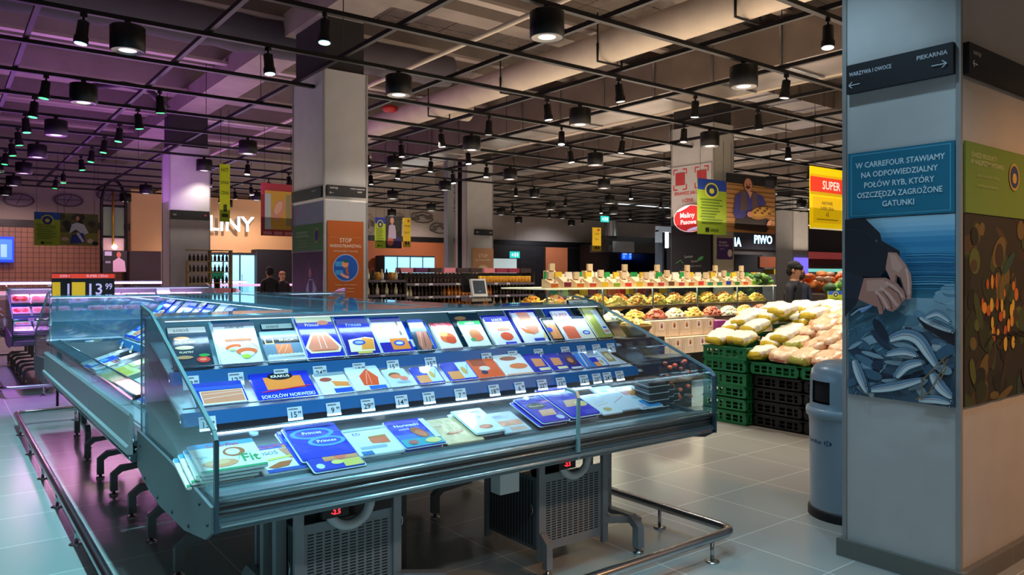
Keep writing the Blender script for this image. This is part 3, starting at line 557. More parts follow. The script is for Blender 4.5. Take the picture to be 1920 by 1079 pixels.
# ---------------------------------------------------------------- packs
SAL='#f08a5c'; SAL2='#f3743f'; CRM='#f2e4c0'; BL='#1420b4'; NB='#141c66'; CY='#3fa6e0'
def fishlines(x0,y0,x1,y1,c='#f7b08c',n=4): return [('l',[(x0+(x1-x0)*i/n,y0),(x0+(x1-x0)*(i+.6)/n,y1)],.012,c) for i in range(1,n)]
DS={ # name: (w,h,thick,base,ops,description)
'herb':(.21,.30,.012,'#0e2a3c',[('r',.02,.84,.98,.98,'#e6e6da'),('t','ŁOSOŚ',.35,.91,.06,'#1b3040'),('e',.32,.70,.2,.05,'#c58450'),('t','WĘDZONY',.40,.60,.05,'#e8e4c8',.6),('e',.35,.48,.24,.045,'#d8c9a0'),('t','PLASTRY',.38,.37,.045,'#e8e4c8',.6),('e',.3,.25,.22,.04,'#b98f62'),('e',.76,.18,.17,.07,'#e23f34'),('e',.8,.28,.14,.035,'#2f9a4a'),('e',.75,.18,.09,.03,'#f58a6a')],'dark navy pack with fish drawings and a red radish'),
'suem':(.235,.31,.03,'#e9ecf4',[('r',0,.88,1,1,'#1e4560'),('t','Suempol',.5,.87,.075,'#16232e',.6),('t','ŁOSOŚ ATLANTYCKI',.5,.70,.03,'#8b97a5',.7),('r',.2,.52,.85,.58,'#d9805a'),('e',.36,.38,.2,.06,SAL2,12),('e',.37,.33,.15,.045,'#e9ecf4',12),('e',.66,.26,.26,.085,SAL2),('e',.66,.20,.17,.06,'#e9ecf4'),('e',.62,.14,.11,.05,'#b6d24a'),('e',.32,.31,.07,.03,'#c6df90'),('l',[(.8,.5),(.97,.3)],.02,'#f0a088')],'white carton with orange shrimp curls and navy top'),
'greyb':(.24,.25,.010,'#6d8aa0',[('r',0,.6,1,.80,'#14181c'),('r',.06,.58,.3,.82,'#d8c88a'),('r',.09,.62,.27,.78,'#14181c'),('t','BRACIA',.65,.7,.08,'#c9b98a',.55),('r',.3,.26,.72,.56,SAL),('l',[(.33,.3),(.5,.54)],.02,'#f7b08c'),('l',[(.48,.28),(.64,.54)],.02,'#f7b08c'),('r',0,0,1,.2,'#b8c0c2')]+[('e',.1+.11*i,.2,.07,.05,'#cfd4d2') for i in range(9)],'blue grey pack with black banner and square salmon slice'),
'wedge':(.19,.26,.022,'#1426b8',[('r',0,.86,1,1,'#e8e2b4'),('t','Princes',.4,.8,.07,'#ffffff',.5),('e',.72,.84,.16,.06,SAL),('p',[(.1,.10),(.9,.10),(1,.22),(.72,.60),(.3,.60),(0,.24)],CRM),('p',[(.14,.14),(.86,.14),(.92,.22),(.68,.56),(.34,.56),(.08,.24)],'#ef8f70'),('l',[(.42,.2),(.45,.54)],.02,'#fbe0d0'),('l',[(.58,.2),(.57,.54)],.02,'#fbe0d0'),('l',[(.2,.16),(.8,.16)],.02,'#d4603c')],'blue pack with a large pink salmon wedge'),
'navyt':(.20,.27,.024,'#0f1a90',[('t','Princes',.5,.82,.09,'#7f9cf0',.6),('t','ŁOSOŚ',.5,.7,.06,'#4f74e0',.5),('p',[(.1,.08),(.85,.08),(.95,.42),(.7,.46),(.15,.40)],CRM),('p',[(.45,.12),(.85,.12),(.92,.40),(.6,.44)],'#f29a3c'),('e',.45,.32,.2,.07,'#2c4cc0'),('e',.45,.32,.14,.04,'#9ab0ff'),('r',.3,.02,.75,.08,'#d8b860')],'dark blue pack with oval emblem over orange tray'),
'whnav':(.21,.27,.02,'#e4e6ee',[('r',0,.9,1,1,'#12158a'),('r',.2,.62,.8,.8,'#c8d6c4'),('l',[(.25,.7),(.75,.74)],.02,'#9aa88a'),('r',0,0,1,.30,'#1a18a0'),('r',.35,.08,.92,.40,'#f28a34'),('e',.62,.26,.18,.08,'#2c4cc0'),('e',.62,.26,.12,.04,'#c8d4ff'),('l',[(.8,.9),(.8,.5)],.06,'#7a6a5a')],'white pack with navy foot and orange panel'),
'narrow':(.12,.27,.012,'#15384a',[('r',.05,.72,.95,.98,'#dfe6f2'),('r',.05,.9,.95,1,'#1a4ed0'),('p',[(.25,.06),(.8,.06),(.95,.2),(.9,.6),(.3,.62),(.15,.2)],'#b8705a'),('l',[(.3,.15),(.5,.58)],.05,'#d89a84'),('l',[(.5,.12),(.7,.58)],.05,'#8a4a3a')],'narrow teal pack with brown fish fillets showing through'),
'redtop':(.15,.20,.012,'#f0ece6',[('r',0,.84,1,1,'#c02838'),('t','POLECA',.5,.92,.08,'#ffffff',.6),('e',.5,.45,.36,.2,SAL2),('e',.6,.36,.24,.14,'#e0502a'),('e',.35,.6,.2,.1,'#f8c070'),('r',0,0,1,.06,'#c02838')],'white pack with red top band and orange salmon slices'),
'greentop':(.155,.20,.012,'#eef0ea',[('r',0,.84,1,1,'#1f9a4a'),('t','LOSOS',.5,.92,.08,'#ffffff',.6),('e',.5,.46,.26,.24,'#d98a52'),('e',.55,.36,.24,.12,'#f0754c'),('e',.3,.3,.12,.06,'#46a860'),('r',0,0,1,.05,'#1f9a4a')],'white pack with green top band and golden salmon'),
'bluetop':(.165,.20,.012,'#eef0f4',[('r',0,.82,1,1,'#2222c0'),('t','ŁOSOŚ',.5,.9,.08,'#ffffff',.5),('r',.3,.5,.8,.78,'#f49a74'),('e',.55,.3,.25,.14,'#ee5a3a'),('r',.35,.02,.8,.1,'#3344c8')],'white pack with blue top band and red roll'),
'bigsal':(.16,.235,.012,'#f2f2f2',[('r',0,.94,1,1,'#2a2ac0'),('p',[(.2,.95),(.7,.95),(.85,.5),(.75,.3),(.5,.28),(.3,.45)],'#f09a78'),('p',[(.05,.5),(.35,.4),(.6,.25),(.2,.32)],'#f4803c'),('r',.4,.06,.85,.14,'#2a48c0'),('p',[(.85,.15),(1,.1),(1,.4)],'#f0e08a')]+fishlines(.3,.5,.75,.9),'white pack with a long pale salmon fillet'),
'blackf':(.11,.225,.016,'#16201c',[('r',.1,.12,.9,.88,'#f29a5a'),('e',.2,.5,.22,.1,'#2846c8'),('l',[(.4,.2),(.6,.8)],.03,'#f8c8a0')],'slim black framed pack with an orange fillet'),
'redlog':(.125,.23,.014,'#eef0f6',[('t','SUPER',.5,.86,.12,'#d03040',.85),('e',.4,.66,.2,.04,'#3060c8'),('r',.1,.05,.9,.42,'#f0704a'),('e',.5,.42,.4,.06,'#f0704a')],'slim white pack with red lettering over an orange fillet'),
'creamv':(.12,.22,.014,'#f0ecd8',[('e',.5,.3,.3,.09,'#2c50c4'),('e',.5,.3,.2,.05,'#c8d4ff'),('r',0,.9,1,1,'#20304a')],'slim cream pack with a blue oval mark'),
'greeny':(.12,.25,.02,'#a8a850',[('r',.55,.1,.95,.85,'#dfe4e8'),('e',.75,.3,.14,.03,'#2c60c8'),('r',.6,.15,.9,.22,'#e08a80')],'olive green pack with a silver stripe'),
'slab':(.29,.20,.022,'#1a3aa8',[('r',.12,.04,.97,.62,CRM),('r',.14,.08,.95,.60,'#d98a6c'),('l',[(.16,.28),(.93,.38)],.012,'#f6d8cc'),('l',[(.16,.46),(.93,.52)],.012,'#f6d8cc'),('r',0,.64,1,.8,'#2a52c8'),('r',0,0,1,.04,'#e0e0d0')],'wide pack with a brown pink smoked fillet slab'),
'redstr':(.29,.20,.012,'#1430c0',[('r',.2,.35,.85,.8,'#ef8436'),('e',.5,.82,.22,.14,'#101018'),('t','KRAKUS',.5,.82,.09,'#ffffff',.35),('l',[(.1,.28),(.95,.40)],.02,'#d8283a'),('t','SOKOŁÓW NORWESKI',.5,.12,.12,'#dfe8f4',.9)],'wide blue pack with orange window and red underline'),
'whdark':(.20,.20,.01,'#e2e6ea',[('e',.3,.68,.2,.1,'#a84a3a'),('p',[(.45,.6),(.98,.5),(.98,.3),(.5,.35)],'#ee8a44'),('r',.4,.0,1,.24,'#2450c8'),('r',.0,.86,1,1,'#8a9aa6')],'white pack with a dark red oval and blue foot'),
'fan':(.20,.21,.01,'#dfe6ee',[('p',[(.3,.2),(.75,.18),(.85,.5),(.62,.88),(.3,.6)],'#e8542c'),('l',[(.4,.25),(.6,.8)],.02,'#f4a080'),('l',[(.55,.22),(.62,.8)],.02,'#f4a080'),('r',.42,.0,.95,.16,'#2a64cc')],'white pack with a red orange fan of salmon'),
'ellip':(.17,.19,.012,'#c8d4da',[('e',.4,.66,.26,.14,'#7a5a3a'),('e',.42,.58,.25,.12,'#f08058'),('e',.72,.44,.18,.12,'#ef7a66'),('e',.6,.26,.3,.07,'#9fb4c4')],'silver pack with pink shrimp on a plate'),
'blorw':(.18,.16,.012,'#1c34b8',[('r',.05,.08,.5,.5,'#f09a58'),('r',.5,.1,.95,.95,'#cfe0ea'),('e',.66,.5,.09,.2,'#d8a850'),('l',[(.7,.3),(.9,.8)],.03,'#88b8dc')],'blue pack split into orange and pale halves'),
'ored':(.19,.17,.01,'#f06030',[('r',.1,.65,.6,1,'#b04a28'),('e',.45,.5,.2,.12,'#f0d8d0'),('e',.35,.3,.12,.1,'#303a60')],'plain orange red pack with a white spot'),
'whor':(.19,.18,.01,'#f0ece8',[('e',.45,.78,.3,.1,'#b86850'),('e',.62,.4,.32,.13,'#f08450'),('r',0,0,1,.06,'#e0a080')],'white pack with an orange oval slice'),
'blcream':(.13,.18,.012,'#1628b0',[('p',[(.2,.3),(.8,.3),(.9,.7),(.3,.75)],'#ee9460'),('r',.3,.08,.95,.22,'#f2e8b8')],'blue pack with an orange slice above a cream strip'),
'bldark':(.12,.19,.012,'#101a80',[('e',.5,.5,.34,.26,'#4a3030'),('e',.45,.5,.2,.14,'#d07a50'),('r',.1,.0,.9,.12,'#c8d0e0')],'navy pack with a dark round fillet picture'),
'cyst':(.12,.20,.012,'#2a80d8',[('l',[(.2,.1),(.5,.95)],.12,'#bfe0f0'),('l',[(.5,.1),(.8,.95)],.08,'#c87858')],'cyan pack with slanting stripes'),
'silver':(.12,.21,.012,'#cfdce4',[('r',.15,.2,.85,.8,'#a89068'),('e',.5,.5,.25,.2,'#d8c8a0')],'silver pack with tan contents'),
'fit':(.32,.27,.012,'#f4f1ea',[('r',0,.84,1,1,'#3d9ad8'),('t','SuperFish',.5,.86,.11,'#d8403c',.72),('r',0,.70,.3,.82,'#f2efe8'),('e',.62,.6,.17,.16,'#b8663c'),('e',.60,.6,.11,.11,'#f0e0d0'),('e',.34,.26,.27,.13,'#f0a070'),('e',.30,.30,.2,.08,'#f4c090'),('t','Fit',.82,.34,.26,'#38a05a',.26),('l',[(.62,.3),(.7,.5),(.9,.5)],.008,'#38a05a'),('r',0,0,1,.07,'#2c9a6a'),('t','light',.12,.5,.08,'#8ab0b8',.18)],'white sachet with a green script word'),
'loin':(.24,.27,.012,'#eef0f2',[('r',0,.84,1,1,'#2858c8'),('t','SuperFish',.5,.93,.11,'#e04a40',.9),('t','ŁOSOŚ',.3,.72,.11,'#5a7a94',.5),('e',.82,.88,.12,.05,'#f0a030'),('p',[(.6,.82),(.95,.80),(1,.42),(.74,.42)],'#d98a68'),('p',[(.2,.42),(.9,.5),(.9,.55),(.3,.5)],'#e8e060'),('p',[(.15,.2),(.45,.34),(.75,.36),(.6,.18),(.3,.14)],'#b8602c'),('r',.1,0,1,.12,'#1f50b0')],'white sachet with a rose fillet window'),
'oval':(.26,.30,.02,'#1438c8',[('e',.45,.72,.42,.17,'#4a9af0'),('e',.45,.72,.33,.12,'#1438c8'),('t','Princes',.45,.74,.08,'#ffffff',.5),('e',.62,.44,.36,.15,'#50a4f0'),('e',.62,.44,.28,.10,'#1a44d0'),('t','Princes',.62,.45,.08,'#ffffff',.45),('r',.0,.9,.9,1,'#0c20a0')],'glossy blue bag with two oval white scripts'),
'blsal':(.26,.16,.016,'#1a3cc4',[('r',.28,.42,.98,.95,'#ee9a68'),('e',.62,.62,.12,.2,'#f8745a'),('e',.74,.8,.08,.1,'#3c9a50'),('r',.6,.0,.98,.4,'#e8c86a'),('e',.5,.3,.12,.12,'#f0d880'),('e',.14,.2,.08,.14,'#d8e0f0')],'blue garnish pack hanging over the grille'),
'whsq':(.25,.27,.012,'#e6e9ec',[('t','ED',.24,.78,.10,'#2a48c8',.22),('p',[(.42,.42),(.82,.36),(.86,.66),(.44,.64)],'#c07a3a'),('p',[(.44,.38),(.84,.34),(.85,.58),(.44,.58)],'#ee7048'),('r',.1,.2,.7,.3,'#9cb4c8'),('r',.05,.0,.3,.14,'#3878b8'),('r',.0,.9,1,1,'#b8c4cc')],'white pack with a square orange salmon window'),
'sea':(.26,.30,.014,'#1440d0',[('r',0,.0,1,.28,'#27a3b8'),('r',0,.28,1,.45,'#1c74cc'),('r',0,.84,.9,1,'#0c1cb4'),('t','Norweski',.45,.78,.10,'#ffffff',.75),('t','ŁOSOŚ',.3,.64,.05,'#ffffff',.3),('e',.6,.46,.15,.22,'#b4603c',25),('e',.62,.42,.10,.14,'#e07a54',25),('e',.25,.14,.12,.08,'#b86a6a'),('e',.75,.12,.2,.09,'#e8d48a'),('p',[(.86,.2),(1,.2),(1,.95),(.86,.95)],'#e4e0ee')],'blue to turquoise pack with a fish shaped brown window'),
'kraft':(.25,.29,.012,'#d9bd94',[('e',.45,.40,.26,.06,'#b8603c',8),('e',.5,.43,.2,.04,'#e6a888',8),('r',.0,.0,1,.015,'#b89a70'),('l',[(.05,.22),(.95,.27)],.006,'#f4e4c4'),('e',.2,.72,.1,.04,'#d6a898')],'plain kraft paper pack with a thin brown fish outline'),
'whlarge':(.22,.29,.014,'#dfe6ee',[('e',.5,.2,.24,.09,'#d06a48'),('l',[(.3,.6),(.7,.62)],.02,'#7a98d8'),('l',[(.3,.5),(.6,.52)],.015,'#b8a8c8')]+[('e',.1+.1*i,.9-.03*(i%2),.06,.03,'#f8fbff') for i in range(8)],'white frosted pack with a small brown red oval'),
'pinkp':(.20,.24,.012,'#c6cdd8',[('r',.05,.3,.95,.55,'#ef9a7c'),('r',.3,.05,.9,.22,'#e8b0a0'),('t','ŁOSOŚ',.3,.8,.08,'#8aa4d8',.4)],'pale pack with a pink fillet behind the glass joint'),
'blov':(.20,.29,.016,'#1018c0',[('e',.42,.62,.34,.13,'#1a1a20'),('t','Nautica',.42,.62,.08,'#d8d8c8',.5),('p',[(.2,.2),(.75,.2),(.85,.44),(.3,.44)],'#f0a884'),('e',.75,.1,.14,.08,'#d0d4e8')],'bright blue pack with a black oval name plate'),
'blcr2':(.19,.30,.014,'#0e14c8',[('p',[(.2,.3),(.7,.3),(.85,.52),(.35,.52)],'#e8b088'),('e',.78,.36,.2,.1,'#e4d48c'),('r',.5,.0,.95,.14,'#2848d0'),('e',.4,.75,.1,.04,'#a0b0f0')],'bright blue pack with a cream lemon garnish'),
'whst':(.19,.29,.012,'#e4ebf4',[('l',[(.2,.4),(.9,.5)],.02,'#e09a90'),('l',[(.2,.5),(.8,.6)],.015,'#a8bce0'),('e',.45,.2,.2,.09,'#c8b078'),('e',.6,.95,.26,.05,'#e8b068')],'white pack with thin pink stripe'),
'whst2':(.15,.28,.012,'#dfe8f4',[('l',[(.1,.3),(.9,.5)],.03,'#c8a0a0'),('e',.4,.8,.2,.06,'#8ab8e0')],'narrow white pack right of the striped one'),
'orcy':(.19,.28,.014,'#d8e8f2',[('p',[(.3,.55),(.95,.5),(.8,.95),(.4,.95)],'#f0943c'),('p',[(.1,.6),(.4,.6),(.3,.95),(.05,.9)],'#e88a88'),('r',.25,.0,1,.30,'#2a9ae0'),('r',.05,.0,.3,.15,'#d8c8e0'),('e',.4,.45,.2,.06,'#a8d0e0')],'white pack with orange top and cyan foot'),
'tray':(.20,.15,.045,'#1c2026',[('r',.06,.1,.94,.9,'#2c3038'),('e',.3,.5,.2,.3,'#7a4a3a'),('e',.7,.5,.2,.3,'#8a5a40'),('l',[(.1,.2),(.4,.8)],.02,'#7a8a9a')],'black plastic tray'),
'yel':(.26,.22,.012,'#d8d890',[('r',.1,.5,.9,.8,'#c8c040'),('e',.4,.3,.2,.1,'#e8e8d0')],'pale yellow pack'),
'gren':(.22,.20,.012,'#3a5a48',[('e',.5,.5,.3,.2,'#2a7a50'),('r',.1,.1,.9,.2,'#c8d0c0')],'dark green pack'),
'bl3':(.20,.24,.016,'#1a50d0',[('e',.5,.6,.3,.14,'#5aa4f0'),('r',.1,.1,.9,.35,'#e8ecf4'),('l',[(.1,.8),(.9,.85)],.05,'#0c28a0')],'blue and white pack'),
'meat':(.22,.16,.035,'#e8e4e8',[('e',.3,.5,.22,.3,'#d83a3a'),('e',.7,.5,.22,.3,'#e8604c'),('e',.5,.6,.2,.2,'#f09a90')],'tray of red meat'),
'meatp':(.22,.16,.035,'#e8dce8',[('e',.3,.5,.24,.3,'#f0a0a0'),('e',.7,.5,.22,.3,'#f4b8b0')],'tray of pale pink poultry'),
}
SH={'whlarge':'white frosted pack','loin':'rose window sachet','kraft':'kraft pack','herb':'dark navy herb pack','suem':'white shrimp carton','greyb':'grey black banner pack','wedge':'blue salmon wedge pack','navyt':'navy oval emblem pack','whnav':'white and navy pack','narrow':'narrow teal pack','redtop':'red topped pack','greentop':'green topped pack','bluetop':'blue topped pack','bigsal':'long salmon pack','blackf':'slim black framed pack','redlog':'slim red lettered pack','creamv':'slim cream pack','greeny':'olive green pack','oval':'blue oval script bag','fit':'green script sachet','sea':'blue turquoise pack','whsq':'white square window pack','blov':'black oval blue pack','blcr2':'blue lemon pack','whst':'striped white pack','yel':'pale yellow pack','gren':'dark green pack','bl3':'blue and white pack','silver':'silver pack','meat':'tray of red meat','meatp':'tray of pale meat'}
PK={}
def pmesh(k):
    if k in PK: return PK[k]
    w,h,th,base,ops,desc=DS[k]; mb=MB()
    mb.rbox(-w/2,w/2,0,h,0,th,.012,base)
    if th>.013: mb.rbox(-w/2-.006,w/2+.006,-.006,h+.006,th*.35,th*.35+.002,.015,'#dfe6ea')
    art(mb,ops,w*.98,h*.98,Matrix.Translation((-w*.49,h*.01,th)),.00035)
    PK[k]=mb.mesh('pack_mesh',FOIL); return PK[k]
def pack(k,label,x,y,z,tilt,rz=0,roll=0,group=None,scale=1,frame=None,cat='food pack',name='food_pack'):
    o=bpy.data.objects.new(name,pmesh(k)); COL.objects.link(o)
    m=Matrix.Translation((x,y,z))@Matrix.Rotation(rz,4,'Z')@Matrix.Rotation(tilt,4,'X')@Matrix.Rotation(roll,4,'Y')
    if frame is not None: m=frame@m
    o.location=m.to_translation(); o.rotation_euler=m.to_euler(); o.scale=(scale,)*3
    return tag(o,label,cat,group)
rad=math.radians
G='fish packs in the front cooler'
# upper shelf (depth .73 -> y 3.49)
s1=[('herb',325,402),('suem',413,492),('greyb',502,574),('wedge',575,645),('navyt',650,712),('whnav',716,775),('narrow',784,815),('redtop',828,868),('greentop',880,922),('bluetop',930,978),('bigsal',984,1030),('blackf',1036,1058),('redlog',1062,1092),('creamv',1093,1116),('greeny',1120,1148)]
for i,(k,a,b_) in enumerate(s1):
    y=Y0+.735; xa,xb=XF(a,y+.02),XF(b_,y+.02); w=DS[k][0]; sc=min(1.12,max(.72,(xb-xa)/w))
    x=max((xa+xb)/2,X0+.03+w*sc/2)
    pack(k,DS[k][5]+', upper shelf of the front cooler',x,y+.012,1.178,rad(46),R.uniform(-.03,.03),group=G,scale=sc)
    q=['bl3','silver','herb','gren','navyt','bl3'][i%6]
    pack(k if i%2 else q,'%s leaning behind the %s'%('second '+SH.get(k,DS[k][5]) if i%2 else SH[q],SH.get(k,DS[k][5])),x+.01,y+.062,1.185,rad(47),R.uniform(-.04,.04),group=G,scale=sc*.98)
s2=[('slab',368,466),('redstr',485,598),('whdark',606,665),('fan',668,730),('ellip',735,778),('blorw',786,836),('blorw',846,898),('ored',897,948),('whor',950,1002),('blcream',1005,1036),('blcream',1040,1068),('bldark',1070,1094),('cyst',1098,1118),('blorw',1120,1140),('silver',1143,1164)]
sd={6:'blue split pack, first right of the joint, front cooler lower shelf',10:'blue cream strip pack, right one of the pair, front cooler lower shelf',13:'small blue split pack near the right end of the front cooler lower shelf'}
for i,(k,a,b_) in enumerate(s2):
    y=Y0+.545; xa,xb=XF(a,y+.02),XF(b_,y+.02); w=DS[k][0]; sc=min(1.12,max(.6,(xb-xa)/w))
    pack(k,sd.get(i,DS[k][5]+', lower shelf of the front cooler'),max((xa+xb)/2,X0+.03+w*sc/2),y+.015,1.032,rad(33),R.uniform(-.03,.03),group=G,scale=sc)
dk=[('fit',378,482,2.985,3),('loin',488,566,3.0,0),('oval',556,655,3.02,1),('blsal',578,672,2.935,0),('whsq',664,746,2.99,1),('sea',748,822,3.0,1),('kraft',826,894,3.0,0),('whlarge',880,930,3.03,1),('pinkp',932,982,3.02,0),('blov',1002,1052,3.03,1),('blcr2',1054,1112,3.04,1),('whst',1116,1152,3.05,0),('whst2',1150,1186,3.06,0),('orcy',1186,1226,3.05,0)]
for i,(k,a,b_,y,st) in enumerate(dk):
    xa,xb=XF(a,y),XF(b_,y); w=DS[k][0]; sc=min(1.1,max(.8,(xb-xa)/w)); y-=.07; z=.800+(y-2.92)*.30
    if k=='blsal': z+=.015
    x=(xa+xb)/2
    for j in range(st+1):
        top=(j==st)
        lb=DS[k][5]+', front cooler deck' if top else '%s, %s below the topmost of its deck stack'%(SH.get(k,DS[k][5]),ORD[st-j-1])
        pack(k,lb,x-(st-j)*.014,y+(st-j)*.01,z+j*.016,rad(19),rad(2)*R.uniform(-1,1),group=G,scale=sc)
for i in range(3):
    for j in range(4-i):
        pack('tray','black tray, %s up in the %s stack, right end of the front cooler'%(ORD[j],ORD[i]),XF(1236+22*i,3.0),3.0+.05*i,.80+j*.042,rad(8),group='black trays',scale=.85)
# loose packs lying on the deck behind and left side units
seq=['bl3','oval','yel','navyt','whst','gren','sea','bl3','whnav','blcr2','redtop','greyb','wedge','silver']
def fill(ox,oy,rz,unit,side,L,dens=1,seqs=None,gr=None,tail='cooler unit'):
    f=Matrix.Translation((ox,oy,0))@Matrix.Rotation(rz,4,'Z'); sq=seqs or seq
    gr=gr or 'packs in the side coolers'
    rows=(('deck',.22,.812,17,.24),('lower shelf',.57,1.032,33,.20),('upper shelf',.755,1.178,48,.20))
    for ri,(nm,y,z,tl,stp) in enumerate(rows):
        k=0; x=.14
        while x<L-.1:
            key=sq[(k*3+ri*5+unit*2)%len(sq)]; w=DS[key][0]
            if seqs is None and side=='left' and ri>0 and (k+unit)%2==0: key='bl3'
            pack(key,'%s, %s on the %s, %s %s %s'%(SH.get(key,DS[key][5]),ORD[k],nm,ORD[unit],side,tail),x,y,z,rad(tl),R.uniform(-.06,.06),frame=f,group=gr)
            if ri==0 and R.random()<.7: pack(key,'%s, %s at the deck back, %s %s %s'%(SH.get(key,DS[key][5]),ORD[k],ORD[unit],side,tail),x,y+.2,z+.07,rad(17),R.uniform(-.1,.1),frame=f,group=gr,scale=.9)
            x+=max(stp,w+.02); k+=1
for i in range(3): fill(X0,3.94+SEC*(i+1),-PI/2,i,'left',SEC)
for i in range(3): fill(3.51,3.94+SEC*i,PI/2,i,'right',SEC)
fill(X0,11.75,0,0,'pink lit',LF,seqs=['meat','meatp','meat','meatp','whst'],gr='meat trays in the second island',tail='head unit')
for i in range(2): fill(X0,12.95+SEC*(i+1),-PI/2,i,'pink lit',SEC,seqs=['meat','meatp','meatp','meat'],gr='meat trays in the second island',tail='side unit')
# ---------------------------------------------------------------- column signs and posters
ARL=lambda x,y,s,c:[('l',[(x,y),(x+s,y)],.008,c),('l',[(x+s*.3,y+.11),(x,y)],.008,c),('l',[(x+s*.3,y-.11),(x,y)],.008,c)]
ARR=lambda x,y,s,c:[('l',[(x-s,y),(x,y)],.008,c),('l',[(x-s*.3,y+.11),(x,y)],.008,c),('l',[(x-s*.3,y-.11),(x,y)],.008,c)]
WT='#c8ccd4'
FX,FZ=-PI/2,0     # faces looking toward -X are turned by -90 degrees
# near pillar left face spans y 1.64..2.24 at x=4.10 ; board local x runs toward -Y
board('direction_sign','black direction sign with arrows on the bluish face of the big right pillar','sign',(4.065,2.215,2.615),FX,.56,.16,
  [('t','WARZYWA I OWOCE',.24,.66,.14,WT,.42),('t','PIEKARNIA',.82,.72,.14,WT,.28)]+ARL(.03,.28,.11,WT)+ARR(.95,.36,.13,WT),'#14151b',.03)
board('direction_sign','black direction sign wrapping the brownish face of the big right pillar','sign',(4.125,1.605,2.615),0,.98,.16,
  [('t','NAPOJE',.10,.7,.12,WT,.1),('t','WINA',.9,.7,.12,WT,.1)]+ARL(.04,.36,.06,WT),'#14151b',.03)
q=[('r',.03,.03,.97,.97,'#4f9cb5'),('r',.04,.045,.96,.955,'#0f6a87')]
for i,s_ in enumerate(('W CARREFOUR STAWIAMY','NA ODPOWIEDZIALNY','POŁÓW RYB, KTÓRY','OSZCZĘDZA ZAGROŻONE','GATUNKI')): q.append(('t',s_,.5,.80-.152*i,.085,'#d5e4ea',(.84,.72,.66,.80,.30)[i]))
t=thing('fishing_poster','tall poster with teal text panel above hands, net and fish','poster',(4.088,2.215,.925),FX)
board('text_panel','','',(0,-.004,.99),0,.56,.365,q,'#0f6a87',.008,parent=t)
def cp(L,c):
    o=[]
    for px,py in L:
        fx=(px-98)/570; top=35-30*fx; bot=972+73*fx; o.append((fx,1-(py-top)/(bot-top)))
    return ('p',o,c)
def cl(L,w,c): return ('l',cp(L,c)[1],w,c)
P=[]
sea=['#9cc3d8','#93bfd8','#7fb3d2','#5f9fc6','#3f8ab6','#2f7fae','#3a88b2','#2a76a4','#2c7aa8','#216c98','#2a739c','#1c6288','#185a7c','#1d6080','#23647e','#2f6e86']
for i,c in enumerate(sea): P.append(('r',0,1-.028*(i+1),1,1-.028*i,c))
P.append(('r',0,0,1,.56,'#86a6b6')); P.append(cp([(98,640),(300,600),(668,640),(668,1045),(98,972)],'#3f5468'))
for i in range(40):
    x,y=R.uniform(120,660),R.uniform(600,1000); P.append(('e',(x-98)/570,1-(y-20)/1000,R.uniform(.05,.12),R.uniform(.012,.03),R.choice(['#8ea6b2','#6f8c9e','#a4b4bc','#55708a','#3a5068','#b4c0c4']),R.uniform(-60,40)))
for i in range(26):
    x,y=R.uniform(250,660),R.uniform(400,640); P.append(('e',(x-98)/570,1-(y-20)/1000,R.uniform(.05,.13),R.uniform(.012,.03),R.choice(['#7fa2b4','#6b93a8','#8fb0bd','#5d8296','#a5b9bd']),R.uniform(-25,10)))
for i in range(16): P.append(cl([(420,215+13*i),(540+R.uniform(-40,60),212+13*i),(668,216+13*i)],R.uniform(.004,.012),R.choice(['#4d97bd','#1c638c','#67a8c8'])))
P.append(cp([(98,520),(300,480),(430,560),(330,760),(98,800)],'#3c6478'))
for i in range(60):
    x,y=R.uniform(100,380),R.uniform(530,960); P.append(cl([(x,y),(x+R.uniform(-60,60),y+R.uniform(20,70))],.004,R.choice(['#7fb2c4','#5b8ea4','#9cc4d0','#274a60'])))
for i in range(34):
    x,y=R.uniform(110,650),R.uniform(640,1000); P.append(('e',(x-98)/570,1-(y-20)/1000,R.uniform(.05,.14),R.uniform(.01,.028),R.choice(['#1a2436','#3f5f78','#23324a','#8ba5b4','#4f728a']),R.uniform(-60,40)))
